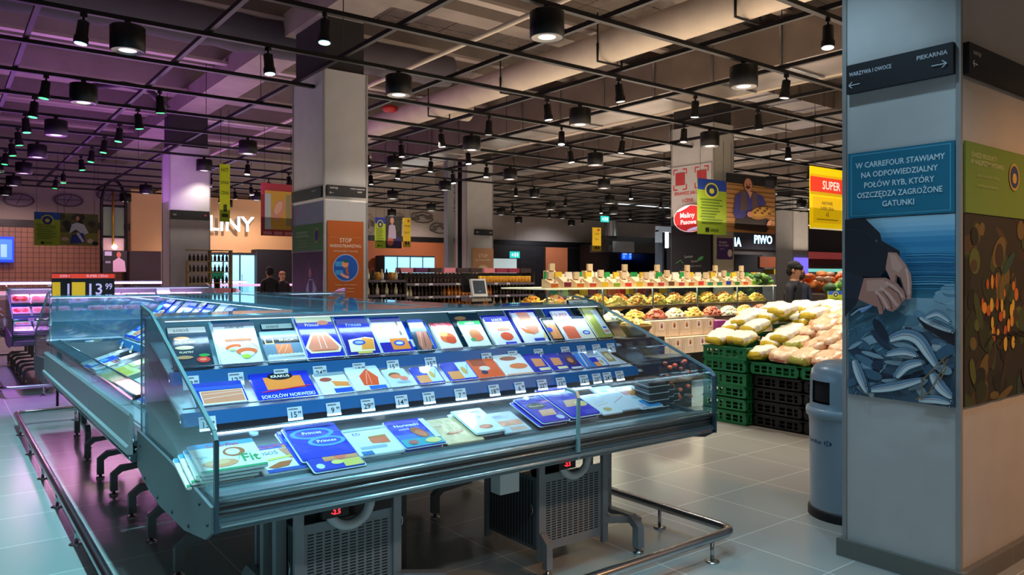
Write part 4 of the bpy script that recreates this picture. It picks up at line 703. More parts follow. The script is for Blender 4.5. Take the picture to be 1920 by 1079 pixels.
def fish(pts,w):
    n=14; pp=[]
    for i in range(n+1):
        s=i/n*(len(pts)-1); k=min(int(s),len(pts)-2); f=s-k; p0=pts[max(k-1,0)];p1=pts[k];p2=pts[k+1];p3=pts[min(k+2,len(pts)-1)]
        pp.append(tuple(.5*((2*p1[a])+(-p0[a]+p2[a])*f+(2*p0[a]-5*p1[a]+4*p2[a]-p3[a])*f*f+(-p0[a]+3*p1[a]-3*p2[a]+p3[a])*f**3) for a in (0,1)))
    def body(lo,hi,c):
        for i in range(n):
            q=[]
            for j in (i,i+1):
                x,y=pp[j]; dx=pp[min(j+1,n)][0]-pp[max(j-1,0)][0]; dy=pp[min(j+1,n)][1]-pp[max(j-1,0)][1]; l=math.hypot(dx,dy) or 1; t_=j/n; wd=w*285*(math.sin(PI*min(1,.12+.85*t_))**.6); q.append(((x-dy/l*wd*lo,y+dx/l*wd*lo),(x-dy/l*wd*hi,y+dx/l*wd*hi)))
            P.append(cp([q[0][0],q[1][0],q[1][1],q[0][1]],c))
    body(-1.12,1.12,'#26374a'); body(-1,1,'#93abbc'); body(-.9,-.25,'#6484a0'); body(-.3,.3,'#adc2ce'); body(.2,.85,'#cfdae0'); body(-.05,.05,'#b08a8a')
    x,y=pp[-2]; P.append(('e',(x-98)/570,1-(y-22)/1000,.014,.009,'#202a38')); P.append(('e',(x-98)/570,1-(y-22)/1000,.007,.004,'#c8d0d8')); return
    P.append(cl(pts,w,'#243246')); P.append(cl([(a,b+2) for a,b in pts],w*.82,'#9fb6c4')); P.append(cl([(a,b+w*180) for a,b in pts],w*.3,'#d6e0e4')); P.append(cl([(a,b-w*150) for a,b in pts],w*.25,'#4a6f8c'))
    x,y=pts[-1]; P.append(('e',(x-98)/570,1-(y-20)/1000,.012,.008,'#b06060'))
P.append(cp([(480,560),(668,650),(668,715),(520,620)],'#241a22')); fish([(500,560),(580,600),(668,640)],.07)
fish([(340,680),(420,655),(490,680),(545,760),(600,850)],.11); fish([(140,790),(175,880),(215,965)],.09); fish([(240,950),(380,930),(530,890)],.085)
fish([(330,760),(420,745),(500,770)],.07); fish([(380,880),(440,820),(530,800)],.09); fish([(500,1000),(590,1000),(660,1018)],.08); fish([(570,860),(610,930),(668,990)],.10); fish([(540,560),(600,540),(668,590)],.06)
for pts in ([(520,1000),(520,900),(620,790),(640,770)],[(490,1000),(560,960),(620,840),(650,780)],[(620,780),(640,830),(610,900)]): P.append(cl(pts,.012,'#8a6a4a'))
P.append(cp([(98,36),(215,30),(300,110),(310,150),(405,205),(408,235),(350,215),(330,310),(300,345),(98,340)],'#15121c'))
P.append(cp([(98,310),(205,345),(215,360),(180,460),(98,560)],'#1d1f2e')); P.append(cp([(98,455),(180,462),(160,500),(98,545)],'#12131f'))
P.append(('e',(280-98)/570,1-(150-20)/1000,.012,.007,'#5a5a68')); P.append(cl([(120,90),(220,100),(290,170)],.01,'#262230'))
P.append(cp([(345,212),(390,215),(440,280),(465,330),(470,380),(466,460),(446,466),(430,420),(408,350),(385,330),(388,380),(360,365),(345,330),(330,300)],'#b8806f'))
P.append(cp([(352,222),(385,228),(425,290),(400,320),(365,300)],'#c99684')); P.append(cl([(440,300),(452,360),(455,440)],.02,'#d3a594')); P.append(cl([(408,345),(425,400),(444,455)],.012,'#6a3a34')); P.append(cl([(388,335),(385,375)],.018,'#8a5648'))
P.append(cp([(210,350),(330,348),(395,380),(432,425),(437,465),(415,482),(404,505),(370,530),(342,524),(332,505),(312,543),(296,545),(285,505),(240,490),(176,462)],'#b07565'))
P.append(cp([(225,362),(320,358),(350,390),(300,420),(225,420)],'#c58f7e'))
for a in ([(330,372),(380,400),(425,455)],[(300,400),(350,440),(395,500)],[(275,420),(315,460),(345,515)]): P.append(cl(a,.03,'#d0a090'))
for a in ([(345,395),(400,432),(418,478)],[(315,420),(352,470),(368,520)],[(285,440),(312,500),(318,530)]): P.append(cl(a,.010,'#6e3c34'))
P.append(cp([(180,520),(250,490),(258,500),(200,535)],'#6f8fc4')); P.append(cl([(135,548),(185,515),(230,505)],.012,'#a8b4c8'))
board('photo_panel','','',(0,0,0),0,.56,.985,P,'#5f8296',.006,parent=t,dz=.00004)
# right face
t=thing('orchard_poster','tall orchard poster with green text panel over dark leaves and orange fruit','poster',(4.13,1.628,.925),0)
q=[('t','ŚWIEŻE PRODUKTY',.24,.84,.07,'#b9c48a',.36),('t','W NAJLEPSZYM WYDANIU',.28,.72,.07,'#c3cc98',.44),('t','prosto od polskich rolników',.29,.54,.05,'#9fb06a',.44),('t','i sprawdzonych dostawców',.27,.40,.05,'#9fb06a',.40),('e',.64,.62,.075,.21,'#b9a050'),('e',.64,.62,.06,.17,'#2c3f74'),('e',.64,.60,.03,.08,'#c8a850')]
board('text_panel','','',(0,-.004,.99),0,.98,.365,q,'#6f8c3a',.008,parent=t)
P=[('r',0,0,1,1,'#2e2a22')]
for i in range(90):
    x,y=R.random(),R.random(); P.append(('e',x,y,R.uniform(.02,.07),R.uniform(.03,.12),R.choice(['#2c3320','#3d4a28','#4a3a28','#1e2018','#56602c','#3a2c22','#2c4a40','#6a5a30']),R.uniform(0,180)))
for i in range(26): P.append(('e',R.uniform(.2,.7),R.uniform(.3,.65),R.uniform(.012,.03),R.uniform(.02,.045),R.choice(['#c8702c','#d8943a','#b85a28','#d8b040'])))
for i in range(5): P.append(('l',[(.25+.1*i,.3),(.35+.1*i,.36),(.5+.1*i,.33)],.012,'#1c1614'))
board('photo_panel','','',(0,0,0),0,.98,.985,P,'#2e2a22',.006,parent=t,dz=.00004)
# second pillar
board('direction_sign','dark direction sign on the shaded left face of the orange poster pillar','sign',(4.085,10.62,2.64),FX,1.04,.15,[('t','WARZYWA',.78,.7,.15,'#8fa0a0',.2),('t','1',.07,.4,.2,'#8fa0a0',.05)],'#15282a',.03)
board('direction_sign','black direction sign on the lit face of the orange poster pillar','sign',(4.15,9.515,2.66),0,.57,.15,[('t','NAPOJE',.17,.72,.16,'#d8d4d0',.26),('t','WYROBY GARMAZERYJNE',.78,.75,.12,'#d8d4d0',.38),('t','KASY',.84,.5,.14,'#d8d4d0',.2)]+ARL(.06,.3,.1,'#d8d4d0'),'#17161a',.03)
t=thing('farm_poster','green topped farmer poster on the shaded left face of the orange poster pillar','poster',(4.112,10.62,.93),FX)
board('text_panel','','',(0,0,1.0),0,1.04,.37,[('t','ŚWIEŻE PRODUKTY',.3,.72,.09,'#c8dcb8',.45),('t','W NAJLEPSZYM WYDANIU',.3,.56,.08,'#c8dcb8',.5)]+[('t','prosto od polskich rolników',.33,.4-.12*i,.05,'#a8c888',.55) for i in range(3)]+[('e',.82,.55,.09,.28,'#c9b050'),('e',.82,.55,.07,.22,'#28407a')],'#4f8f3c',.006,parent=t)
P=[('r',0,0,1,1,'#2c2a2c')]+[('e',R.random(),R.random(),.1,.05,R.choice(['#332f2e','#262428','#3a3430']),R.uniform(0,90)) for i in range(30)]+[('e',.58,.72,.06,.09,'#4a3028'),('e',.59,.70,.045,.07,'#c08468'),('p',[(.42,.1),(.46,.5),(.55,.62),(.68,.62),(.8,.5),(.84,.1)],'#a8b8c8'),('r',.55,.2,.68,.6,'#3a3438'),('e',.62,.35,.1,.08,'#c89878')]
board('photo_panel','','',(0,0,0),0,1.04,.98,P,'#2c2a2c',.006,parent=t,dz=.00006)
OR='#b85a1c'
P=[('t','STOP',.5,.812,.042,'#e8d0bc',.33),('t','MARNOTRAWSTWU',.5,.757,.032,'#e8d0bc',.86),('l',[(.05,.84),(.95,.84)],.008,'#d8905c'),('t','NIE MARNUJEMY ŻYWNOŚCI',.5,.705,.014,'#e8c0a0',.9),('e',.5,.543,.36,.135,'#9fb0d8'),('e',.5,.543,.335,.126,'#1658b8'),
 ('r',.21,.556,.44,.605,'#3a9ad8'),('r',.21,.475,.42,.52,'#3a9ad8'),('e',.48,.578,.09,.033,'#f0a070'),('e',.50,.608,.07,.016,'#1a6a5a'),('l',[(.53,.55),(.52,.51),(.56,.48)],.07,'#b86040'),('l',[(.36,.485),(.48,.458),(.58,.45)],.07,'#f0a07a'),
 ('t','Pomagamy sobie wzajemnie',.5,.376,.016,'#e0a880',.58),('t','każdego dnia oddajemy',.5,.342,.014,'#e0a880',.46),('t','żywność potrzebującym',.5,.31,.014,'#e0a880',.46)]
board('stop_poster','orange stop food waste poster with a blue circle on the pillar behind the coolers','poster',(4.16,9.53,.93),0,.53,1.4,P,OR,.008,dz=.0006)
# egg poster pillar, rack pillar and red frame pillar
board('direction_sign','tiny dark direction sign above the pale egg poster','sign',(12.1,17.55,2.72),0,.62,.17,[('r',.05,.4,.2,.6,'#8a8a8a'),('r',.8,.4,.95,.6,'#8a8a8a')],'#1a1a1c',.03)
board('egg_poster','pale orange stop poster with a yellow egg disc on the distant narrow pillar','poster',(12.02,17.57,1.0),0,.74,1.35,[('t','STOP',.5,.84,.07,'#e8d8c8',.6),('t','MARNOTRAWSTWU',.5,.75,.04,'#e8d0bc',.7),('e',.5,.45,.34,.2,'#e0c090'),('e',.5,.45,.28,.165,'#e8d8a8'),('e',.5,.45,.12,.1,'#d8a030')],'#c08a62',.008)
board('direction_sign','dark direction band around the tall rack pillar','sign',(3.99,17.34,2.80),0,.80,.20,[('r',.05,.4,.14,.6,'#707070'),('r',.86,.45,.93,.6,'#a04040')],'#111216',.05)
RD='#c0282c'
fr=[('r',0,0,1,1,'#b3aeb0')]
for sx,sy in ((.05,.93),(.38,.93),(.60,.93),(.92,.93),(.05,.45),(.38,.45),(.60,.45),(.92,.45)):
    dx=.10 if sx in (.05,.60) else -.10; dy=-.12 if sy>.6 else .12
    fr+= [('l',[(sx+dx,sy),(sx,sy),(sx,sy+dy)],.025,RD)]
fr+=[('r',.10,.55,.34,.85,'#a83034'),('r',.65,.55,.88,.85,'#a83034'),('t','SPRAWDZ JAKOSC',.42,.34,.08,RD,.7),('t','I CENE',.42,.18,.08,RD,.3)]
board('framed_print','white panel with red corner frames and red words on the black clad pillar','sign',(12.08,10.34,2.95),FX,1.0,.86,fr,'#b3aeb0',.012)
P=[('t','Swieza',.45,.62,.05,'#a8a8a8',.22,4),('t','kawa',.6,.54,.05,'#989898',.2,3),('t','smak natury',.62,.45,.04,'#8a8a8a',.4,2),('e',.75,.58,.08,.03,'#3aa04a',25),('l',[(.12,.5),(.25,.56),(.32,.50)],.012,'#4a9a4a'),('l',[(.3,.4),(.5,.42)],.01,'#777777')]
board('chalk_board','black chalkboard panel with faint writing and green leaves on the red frame pillar','board',(12.057,10.34,1.25),FX,1.0,1.15,P,'#121318',.02)
tt=MB(); 
prof=[('e',.5,.5,.5,.5,'#f0e8ea'),('e',.5,.5,.48,.48,RD),('e',.3,.88,.2,.04,'#f0f0ff',20),('e',.62,.12,.22,.05,'#c8c0f0',10),('t','Maliny',.42,.6,.19,'#ffffff',.62),('t','Pasowe',.45,.38,.17,'#ffffff',.6),('e',.85,.45,.10,.2,'#d06060')]
tt.lathe([(.36,-.03),(.36,.03)],RD,28,mat=Matrix.Translation((.43,.02,.275))@Matrix.Diagonal((1.2,1,.76,1))@Matrix.Rotation(PI/2,4,'X'))
art(tt,prof,.86,.55,Matrix.Translation((0,-.012,0))@VM(),.001); tag(tt.build('oval_sign',M('lit_sign_print',None,.4,0,.6),None,(12.0,10.22,2.45),(0,0,FX)),'glossy red oval sign with white script at the top of the chalkboard pillar','sign')
board('purple_poster','purple poster with white lines and a pale flower beside the chalkboard panel','poster',(12.2,9.285,1.9),0,.48,.42,[('t','WITAMINY',.35,.8,.1,'#d8c8f0',.55),('t','NA CO DZIEN',.4,.66,.1,'#d8c8f0',.65),('t','zdrowo',.28,.5,.08,'#b8a0e0',.4),('e',.8,.3,.15,.18,'#d8ccd8')],'#3c2478',.01)
# ---------------------------------------------------------------- hanging boards
def crest(cx,cy,rx,ry): return [('e',cx,cy,rx,ry,'#c8c83c'),('e',cx,cy,rx*.8,ry*.8,'#14307a'),('e',cx,cy-.01,rx*.35,ry*.35,'#c8c83c')]
def glines(n=9): return [('r',.12 if i%3 else .08,.62-.052*i,.12+R.uniform(.45,.75),.63-.052*i+.008,'#4c6a20') for i in range(n)]+[('r',.25,.05,.38,.12,'#101810'),('r',.42,.07,.7,.10,'#4c6a20')]
def boardP(name,label,u0,v0,u1,v1,Y,ops,base,**k):
    a=atY(u0,v1,Y); b_=atY(u1,v1,Y); top=atY((u0+u1)/2,v0,Y).z; bot=atY((u0+u1)/2,v1,Y).z
    return board(name,label,'sign',(a.x,Y,bot),0,b_.x-a.x,top-bot,ops,base,**k)
GB='#8fa82c'
w_=(.1,.9)
boardP('hanging_board','lime green board with blue head and round crest left of the man with the basket',1308,337,1362,440,9.0,[('r',0,.80,1,1,'#1c3fa0')]+crest(.48,.80,.24,.14)+glines(),GB,wires=w_)
P=[('r',0,.0,1,.84,'#a87a48')]+[('r',0,.08*i,1,.08*i+.012,'#6a4628') for i in range(1,11)]+[('r',.6,.9,1,1,'#18181c'),('p',[(0,.84),(1,.84),(1,1),(0,1)],'#17161a'),('r',.78,.82,.96,.96,'#3a3c4c'),('p',[(.14,.05),(.8,.02),(.92,.2),(.6,.4),(.2,.4)],'#2c2224'),('p',[(.12,.32),(.16,.62),(.3,.72),(.55,.72),(.72,.66),(.8,.52),(.6,.46),(.3,.24),(.16,.24)],'#3a3a82'),('p',[(.26,.36),(.28,.72),(.38,.72),(.4,.4)],'#5a4648'),('p',[(.5,.4),(.5,.72),(.6,.70),(.62,.42)],'#5a4648'),
  ('p',[(.40,.72),(.46,.60),(.50,.72)],'#c89070'),('e',.41,.85,.10,.13,'#3a2622'),('e',.415,.83,.08,.115,'#c4846c'),('e',.41,.79,.05,.03,'#5a2c28'),('e',.38,.84,.012,.01,'#2c1c1c'),('e',.45,.84,.012,.01,'#2c1c1c'),('e',.68,.36,.24,.11,'#a87a3a',8),('e',.68,.38,.20,.08,'#c89a48',8)]+[('e',.55+.05*i,.36+.04*(i%3),.03,.02,'#6a4a20') for i in range(7)]+[('e',.44,.32,.06,.05,'#c4886c'),('e',.84,.18,.06,.05,'#c4886c',40)]
boardP('hanging_photo','hanging photo of a laughing man in a blue shirt holding a basket',1362,330,1453,437,9.0,P,'#17161a',wires=w_,dz=.001)
P=[('r',0,.84,1,.88,'#d8a800'),('r',0,.60,1,.84,'#e03a20'),('t','SUPER',.42,.72,.14,'#f4ece0',.70),('r',0,.55,1,.60,'#c8a000'),('r',.05,.1,.62,.52,'#e0b400'),('t','NAJTANIEJ',.33,.42,.05,'#2a2a1c',.42),('t','SUPER CENA',.33,.34,.05,'#2a2a1c',.42),('t','x2',.33,.25,.07,'#2a2a1c',.1),('r',.12,.15,.55,.17,'#8a7000'),('r',0,0,1,.02,'#e8e0c0')]
boardP('price_header','bright yellow sign with red SUPER band beside the right pillar',1519,318,1610,432,6.2,P,'#f0cc00',wires=w_,mat=M('lit_board_print',None,.5,0,.55))
boardP('hanging_board','small lime green board with blue head above the far left meat counter',64,398,113,461,18,[('r',0,.78,1,1,'#1c4fa0')]+crest(.5,.76,.25,.16)+glines(),'#a0b82c',wires=w_)
P=[('r',0,.0,1,1,'#5a5c30'),('r',0,0,1,.4,'#8a8a3c')]+[('e',R.random(),R.uniform(.5,1),.1,.1,R.choice(['#3a3a28','#6a6238','#2c2c22'])) for i in range(16)]+[('e',.45,.84,.07,.1,'#2c1c18'),('e',.45,.84,.05,.08,'#c89070'),('e',.52,.68,.08,.14,'#2c2022'),('p',[(.22,.36),(.3,.66),(.44,.72),(.62,.66),(.74,.40),(.6,.34),(.4,.5)],'#d8dce4'),('p',[(.25,.05),(.3,.34),(.6,.4),(.66,.1)],'#2a3a90'),('l',[(.44,.4),(.6,.12)],.07,'#d0d0d8'),('e',.12,.2,.1,.06,'#c8a890'),('e',.78,.15,.08,.07,'#d8b8a0'),('e',.92,.08,.09,.06,'#1c1c1c')]
boardP('hanging_photo','hanging photo of a seated woman in a white shirt above the meat counter',113,401,184,461,18,P,'#4a4a2c',wires=w_)
boardP('hanging_board','narrow lime board with blue head left of the couple photo on the orange wall',703,408,723,466,20,[('r',0,.8,1,1,'#2438a0')]+crest(.5,.78,.3,.14)+glines(),'#a8c02c',wires=w_)
P=[('r',0,0,1,1,'#2c2c30'),('e',.4,.86,.12,.1,'#c8907c'),('p',[(.15,.3),(.2,.7),(.4,.76),(.62,.7),(.66,.3)],'#b8a8c4'),('e',.3,.2,.2,.12,'#c86858'),('e',.75,.2,.2,.16,'#3a2c6a'),('e',.75,.7,.16,.2,'#3a3c34')]
boardP('hanging_photo','hanging photo of a man in a lilac shirt near the small yellow banner',723,406,753,466,20,P,'#2c2c30',wires=w_)
yb=[('e',.7,.9,.15,.05,'#b03a20'),('t','TANIEJ',.5,.72,.06,'#6a5a10',.8),('t','CENY',.5,.5,.06,'#6a5a10',.7),('r',.25,.08,.5,.2,'#3a3010'),('r',.6,.08,.8,.2,'#3a3010')]
boardP('price_banner','small yellow banner right of the man in lilac photo',756,409,770,464,20,yb,'#d8b820',wires=w_)
boardP('price_banner','small yellow banner hanging in front of the kitchen hoods',1111,427,1127,471,19,yb,'#d8b400',wires=w_)
board('price_banner','tall narrow yellow green banner hanging right of the rack pillar','sign',(atY(412,410,12).x,12,2.42),0,.155,.90,[('t','HIT',.5,.9,.07,'#4a5208',.7),('t','DNIA',.5,.68,.06,'#4a5208',.8),('t','CENA',.5,.5,.06,'#4a5208',.8),('r',.2,.08,.8,.14,'#3c4408'),('r',.35,.18,.7,.3,'#3c4408')],'#c4cc10',wires=w_)
P=[('r',0,.88,1,1,'#a02c3c'),('r',0,0,1,.1,'#a02c3c'),('r',.1,.12,.9,.86,'#c89a3c'),('r',.1,.12,.28,.8,'#b0bccc'),('e',.52,.5,.16,.22,'#c88a78',-25),('e',.50,.54,.10,.14,'#d8a898',-25),('r',.74,.2,.88,.8,'#8a8a6a')]+[('r',.05+.32*i,.02,.3+.32*i,.08,'#c87880') for i in range(3)]
board('hanging_poster','red framed hanging poster with a yellow centre left of the orange poster pillar','poster',(atY(490,443,13).x,13,2.28),.10,.62,.92,P,'#9a2838',.02,wires=w_)
# ---------------------------------------------------------------- litter bin
BINM=M('bin_blue_grey','#8ea4b3',.32,.15,bump=.03)
bx_,by_=4.81,2.60
t=thing('litter_bin','round blue grey litter bin with a side slot beside the big right pillar','bin',(bx_,by_,0))
MB().lathe([(.245,.05),(.243,.10),(.250,.62),(.256,.66)],n=40,cap=True).build('body',BINM,t)
MB().lathe([(.258,.0),(.258,.045),(.25,.06),(.24,.065)],n=40).build('base_ring',DARK,t)
MB().lathe([(.25,.655),(.268,.665),(.272,.69),(.268,.715),(.25,.72)],n=40).build('rim_band',BINM,t)
# hood with a slot facing left front
mb=MB(); prof=[(.25,.72),(.246,.735),(.245,.755),(.243,.90),(.240,.93),(.232,.965),(.21,.995),(.17,1.015),(.1,1.028),(.0005,1.032)]; n_=48; K=len(prof); vs=[]
for r_,z in prof:
    for i in range(n_): a=2*PI*i/n_; vs.append((r_*math.cos(a),r_*math.sin(a),z))
slot=math.radians(160); fs=[]
for k in range(K-1):
    for i in range(n_):
        a=(2*PI*(i+.5)/n_-slot+PI)%(2*PI)-PI
        if k==2 and abs(a)<.36: continue
        fs.append((k*n_+i,k*n_+(i+1)%n_,(k+1)*n_+(i+1)%n_,(k+1)*n_+i))
mb.add(vs,fs,None,None,True); mb.build('hood',BINM,t)
MB().lathe([(.232,.765),(.232,.915)],n=40,cap=True).build('liner',M('bin_inside','#06070a',.9),t)
mb=MB()
def wrapart(mb,ops,w,h,ang,z0,rad_):
    tmp=MB(); art(tmp,ops,w,h,Matrix.Identity(4),.0004)
    vs=[]
    for x,y,z in tmp.v:
        a=ang+(x-w/2)/rad_; r_=rad_+z; vs.append((r_*math.cos(a),r_*math.sin(a),z0+y))
    b0=len(mb.v); mb.v+=vs; mb.f+=[[b0+i for i in f] for f in tmp.f]; mb.c+=tmp.c; mb.sm+=tmp.sm
NV='#20355a'
lg=[('t','Carrefour',.36,.5,.5,NV,.62),('p',[(.74,.5),(.80,.8),(.80,.62),(.79,.5),(.80,.38),(.80,.2)],NV),('e',.86,.5,.035,.34,NV),('p',[(1.0,.5),(.93,.8),(.92,.62),(.925,.5),(.92,.38),(.93,.2)],NV),('r',.845,.35,.9,.65,'#6f8ba0')]
wrapart(mb,lg,.23,.06,math.radians(158),.475,.2485); mb.build('store_logo',PRINT,t)
# ---------------------------------------------------------------- green crates, black crates, potato bags
GRN=M('green_crate_plastic','#0f7a48',.45); BLK=M('black_crate_plastic','#17171a',.5)
def crate(mat,w=.6,d=.4,h=.135):
    mb=MB(); 
    for (x0,x1,y0,y1) in ((0,w,0,.014),(0,w,d-.014,d),(0,.014,0,d),(w-.014,w,0,d)):
        lx=x1-x0>y1-y0
        mb.box(x0,x1,y0,y1,0,.03); mb.box(x0,x1,y0,y1,h-.035,h-.006); L=(x1-x0) if lx else (y1-y0); k=0
        while k<L-.02:
            ww=.05 if (int(k/.085)%3==0) else .022
            if lx: mb.box(x0+k,min(x1,x0+k+ww),y0+.002,y1-.002,.03,h-.035)
            else: mb.box(x0+.002,x1-.002,y0+k,min(y1,y0+k+ww),.03,h-.035)
            k+=.085
        mb.box(x0+.01 if lx else x0+.004,x1-.01 if lx else x1-.004,y0+(.004 if lx else .01),y1-(.004 if lx else .01),.06,.068)
    mb.box(0,w,0,d,0,.012); mb.box(-.008,w+.008,-.008,.018,h-.012,h); mb.box(-.008,w+.008,d-.018,d+.008,h-.012,h); mb.box(-.008,.018,0,d,h-.012,h); mb.box(w-.018,w+.008,0,d,h-.012,h)
    return mb
gm=crate(GRN,.4,.56).mesh('crate',GRN); bm_=crate(BLK,.4,.56).mesh('crate',BLK)
def cobj(me,x,y,z,label,grp,rz=0):
    o=bpy.data.objects.new('produce_crate',me); COL.objects.link(o); o.location=(x,y,z); o.rotation_euler=(0,0,rz); tag(o,label,'crate',grp)
for k in range(6): cobj(gm,6.76,4.78,.137*k,'green plastic crate in the tall left stack, %s from the floor'%ORD[k],'green crates in the tall stack',R.uniform(-.008,.008))
for j,y in enumerate((4.20,3.62,3.04,2.46)):
    for k in range(4): cobj(bm_,6.86,y,.137*k,'black plastic crate, %s from the floor, %s stack right of the green stack'%(ORD[k],ORD[j]),'black crates')
    cobj(gm,6.80,y,.137*4,'green plastic crate on the %s black stack right of the tall green stack'%ORD[j],'green crates on black stacks')
t=MB()
for y in (2.4,5.36): t.box(7.2,9.3,y-.0,y+.02,0,.85)
tag(MB().prismX([(2.42,0),(5.34,0),(5.34,.66),(2.42,.66)],7.22,9.3).build('produce_stand',DARK),'long dark stand behind the crates carrying the sloping potato bags','stand')
for i in range(5): cobj(gm,7.24+.42*i,4.78,.69+.085*i,'green plastic crate, %s behind the tall green stack under yellow ended bags'%ORD[i+1],'stepped green crates')
def bag(kind):
    mb=MB(); n_=16;m_=8; w,d,h=(.17,.15,.085); vs=[];fs=[]
    for j in range(m_+1):
        v=-1+2*j/m_
        for i in range(n_):
            a=2*PI*i/n_; sq=1/max(abs(math.cos(a)),abs(math.sin(a)))**.55; e=(1-abs(v)**3)**.5 if abs(v)<1 else 0
            e=max(e,.12); th=h*(.55+.45*e) if 0 else h
            vs.append((w*v*(1.0), d*math.cos(a)*min(1,.72+.28*e)*sq*.8, h+h*math.sin(a)*e*sq*.75+R.uniform(-.011,.011)))
    for j in range(m_):
        for i in range(n_): fs.append((j*n_+i,j*n_+(i+1)%n_,(j+1)*n_+(i+1)%n_,(j+1)*n_+i))
    fs+= [tuple(range(n_))[::-1],tuple(range(m_*n_,(m_+1)*n_))]
    mb.add(vs,fs,'#e8d8b0',None,True)
    pal={'y':('#ccb22c','#8a9a2c','#f0eedc','#e07a20'),'c':('#ecc49c','#e0ac80','#f0cfae','#c8705a'),'g':('#e6c8a0','#8f9c38','#ecd4b4','#a8ac48')}[kind]
    for idx,f in enumerate(mb.f):
        cx=sum(mb.v[i][0] for i in f)/len(f); cz=sum(mb.v[i][2] for i in f)/len(f); cy=sum(mb.v[i][1] for i in f)/len(f)
        c=pal[2]
        if kind=='y': c=pal[2] if (cz>h*1.1 and abs(cx)<w*.7) else (pal[3] if cy>.05 and cz<h*1.3 else (pal[0] if cz>h*.7 else pal[1]))
        elif kind=='c': c=pal[3] if (abs(cx)>w*.9) else (pal[R.choice((0,1,2,2))])
        else: c=pal[1] if cz<h*.8 else (pal[3] if abs(cx)>w*.8 else pal[0])
        mb.c[idx]=lin(c)
    return mb.mesh('bag',M('bag_film',None,.35,0,coat=.3,bump=.8,bscale=22))
bags={k:[bag(k) for _ in range(3)] for k in 'ycg'}
for r_ in range(9):
    for c_ in range(12):
        y=5.22-.255*c_; kind='y' if c_<3 else ('c' if (r_+c_)%4 else 'g')
        if r_==0 and c_<2: x0=6.93; z0=.83
        else: x0=6.96; z0=.69 if c_>=2 else .84
        z=z0+.105*min(r_,2 if c_<2 else 3)
        x=x0+.265*r_
        for lay in range(2 if (r_>0 and (r_+c_)%2) else 1):
            o=bpy.data.objects.new('produce_bag',R.choice(bags[kind])); COL.objects.link(o); o.location=(x+R.uniform(-.02,.02)+lay*.05,y+R.uniform(-.015,.015)-lay*.1,z+lay*.07); o.rotation_euler=(R.uniform(-.12,.12),-.28+R.uniform(-.1,.1),R.uniform(-.15,.15)); 
            desc={'y':'plump white and yellow green bag','c':'cream and pink mesh bag of potatoes','g':'cream bag with green base'}[kind]
            tag(o,'%s, %s row up, %s from the left%s'%(desc,ORD[r_],ORD[c_],', upper one' if lay else ''),'bag','produce bags heaped on the crates')
boardP('price_board','small lime price board with blue head standing in the bags by the right pillar',1553,546,1580,584,8.2 if 0 else atX(1553,546,9.0).y,[('r',0,.82,1,1,'#2050b0')]+crest(.5,.82,.2,.14)+glines(6),'#a4b428')
# ---------------------------------------------------------------- dried fruit bar (x 6.4..11.6, y 7..8.6)
t=thing('snack_bar','long island bar with lit glass bins of dried fruit and wooden racks','display bar',(6.4,7.0,0))
MB().box(.1,5.1,.35,1.6,0,.47).build('plinth',M('black_plinth','#141214',.5),t)
MB().box(.0,5.2,.30,1.7,.47,.93).build('carcass',M('wood_carcass','#b89a78',.6),t)
MB().box(.0,5.2,.25,.62,.93,.96).build('lower_tray',M('lower_tray','#3a2c26',.5),t)
MB().box(.0,5.2,.62,1.55,1.10,1.14).build('upper_tray',M('upper_tray','#3a2c26',.5),t)
MB().box(-.02,5.22,.6,1.6,1.395,1.415).build('top_shelf',M('lit_shelf','#e8ecc8',.5,0,.35),t)
MB().box(0,5.2,.60,.606,1.14,1.39).build('upper_glass',GLASS,t)
for i in range(6): MB().box(-.01+1.03*i,.01+1.03*i,.6,.62,.95,1.40).build('mullion',ALU,t)
lamp('AREA',(9.0,7.9,1.385),30,(1,.85,.6),5,(-.2,0,0),.1,name='led_light')
lamp('AREA',(9.0,7.45,1.09),12,(1,.85,.6),5,(-.3,0,0),.1,name='led_light')
fruit=['#e8c460','#d8904c','#ecdcb0','#b8664c','#f0d480','#c8a068','#e6e2c0','#dcac60','#f0b850','#a87c50']
HM=M('heap_paint',None,.5,bump=.5,bscale=60)
fn=['yellow','rust orange','cream','brick red','pale yellow','tan','ivory','amber','deep yellow','brown']
for r_,(y,z,w,nm) in enumerate(((7.45,.965,.42,'lower lit tray'),(7.82,1.145,.42,'front of the upper glass bins'),(8.2,1.17,.42,'back of the upper glass bins'))):
    for i in range(12):
        c=fruit[(i*3+r_*4+ (i//3))%10]; mb=MB(); cx=6.62+i*.43
        for k in range(60):
            a=R.uniform(0,2*PI); q=R.random()**.5; x_=.17*q*math.cos(a); y_=.14*q*math.sin(a); h_=(.11)*(1-q*q)+.015
            mb.ball(x_,y_,h_,R.uniform(.018,.03),R.uniform(.018,.03),R.uniform(.014,.022),'#%02x%02x%02x'%tuple(min(255,max(0,int(int(c[1+2*j:3+2*j],16)*R.uniform(.8,1.12)))) for j in range(3)),6,4)
        mb.ball(0,0,.0,.17,.14,.09,c,12,6)
        tag(mb.build('dried_fruit_heap',HM,None,(cx,y,z)),'%s dried fruit heap, %s from the left, %s'%(fn[fruit.index(c)],ORD[i],nm),'dried fruit','heaps of dried fruit',kind='stuff')
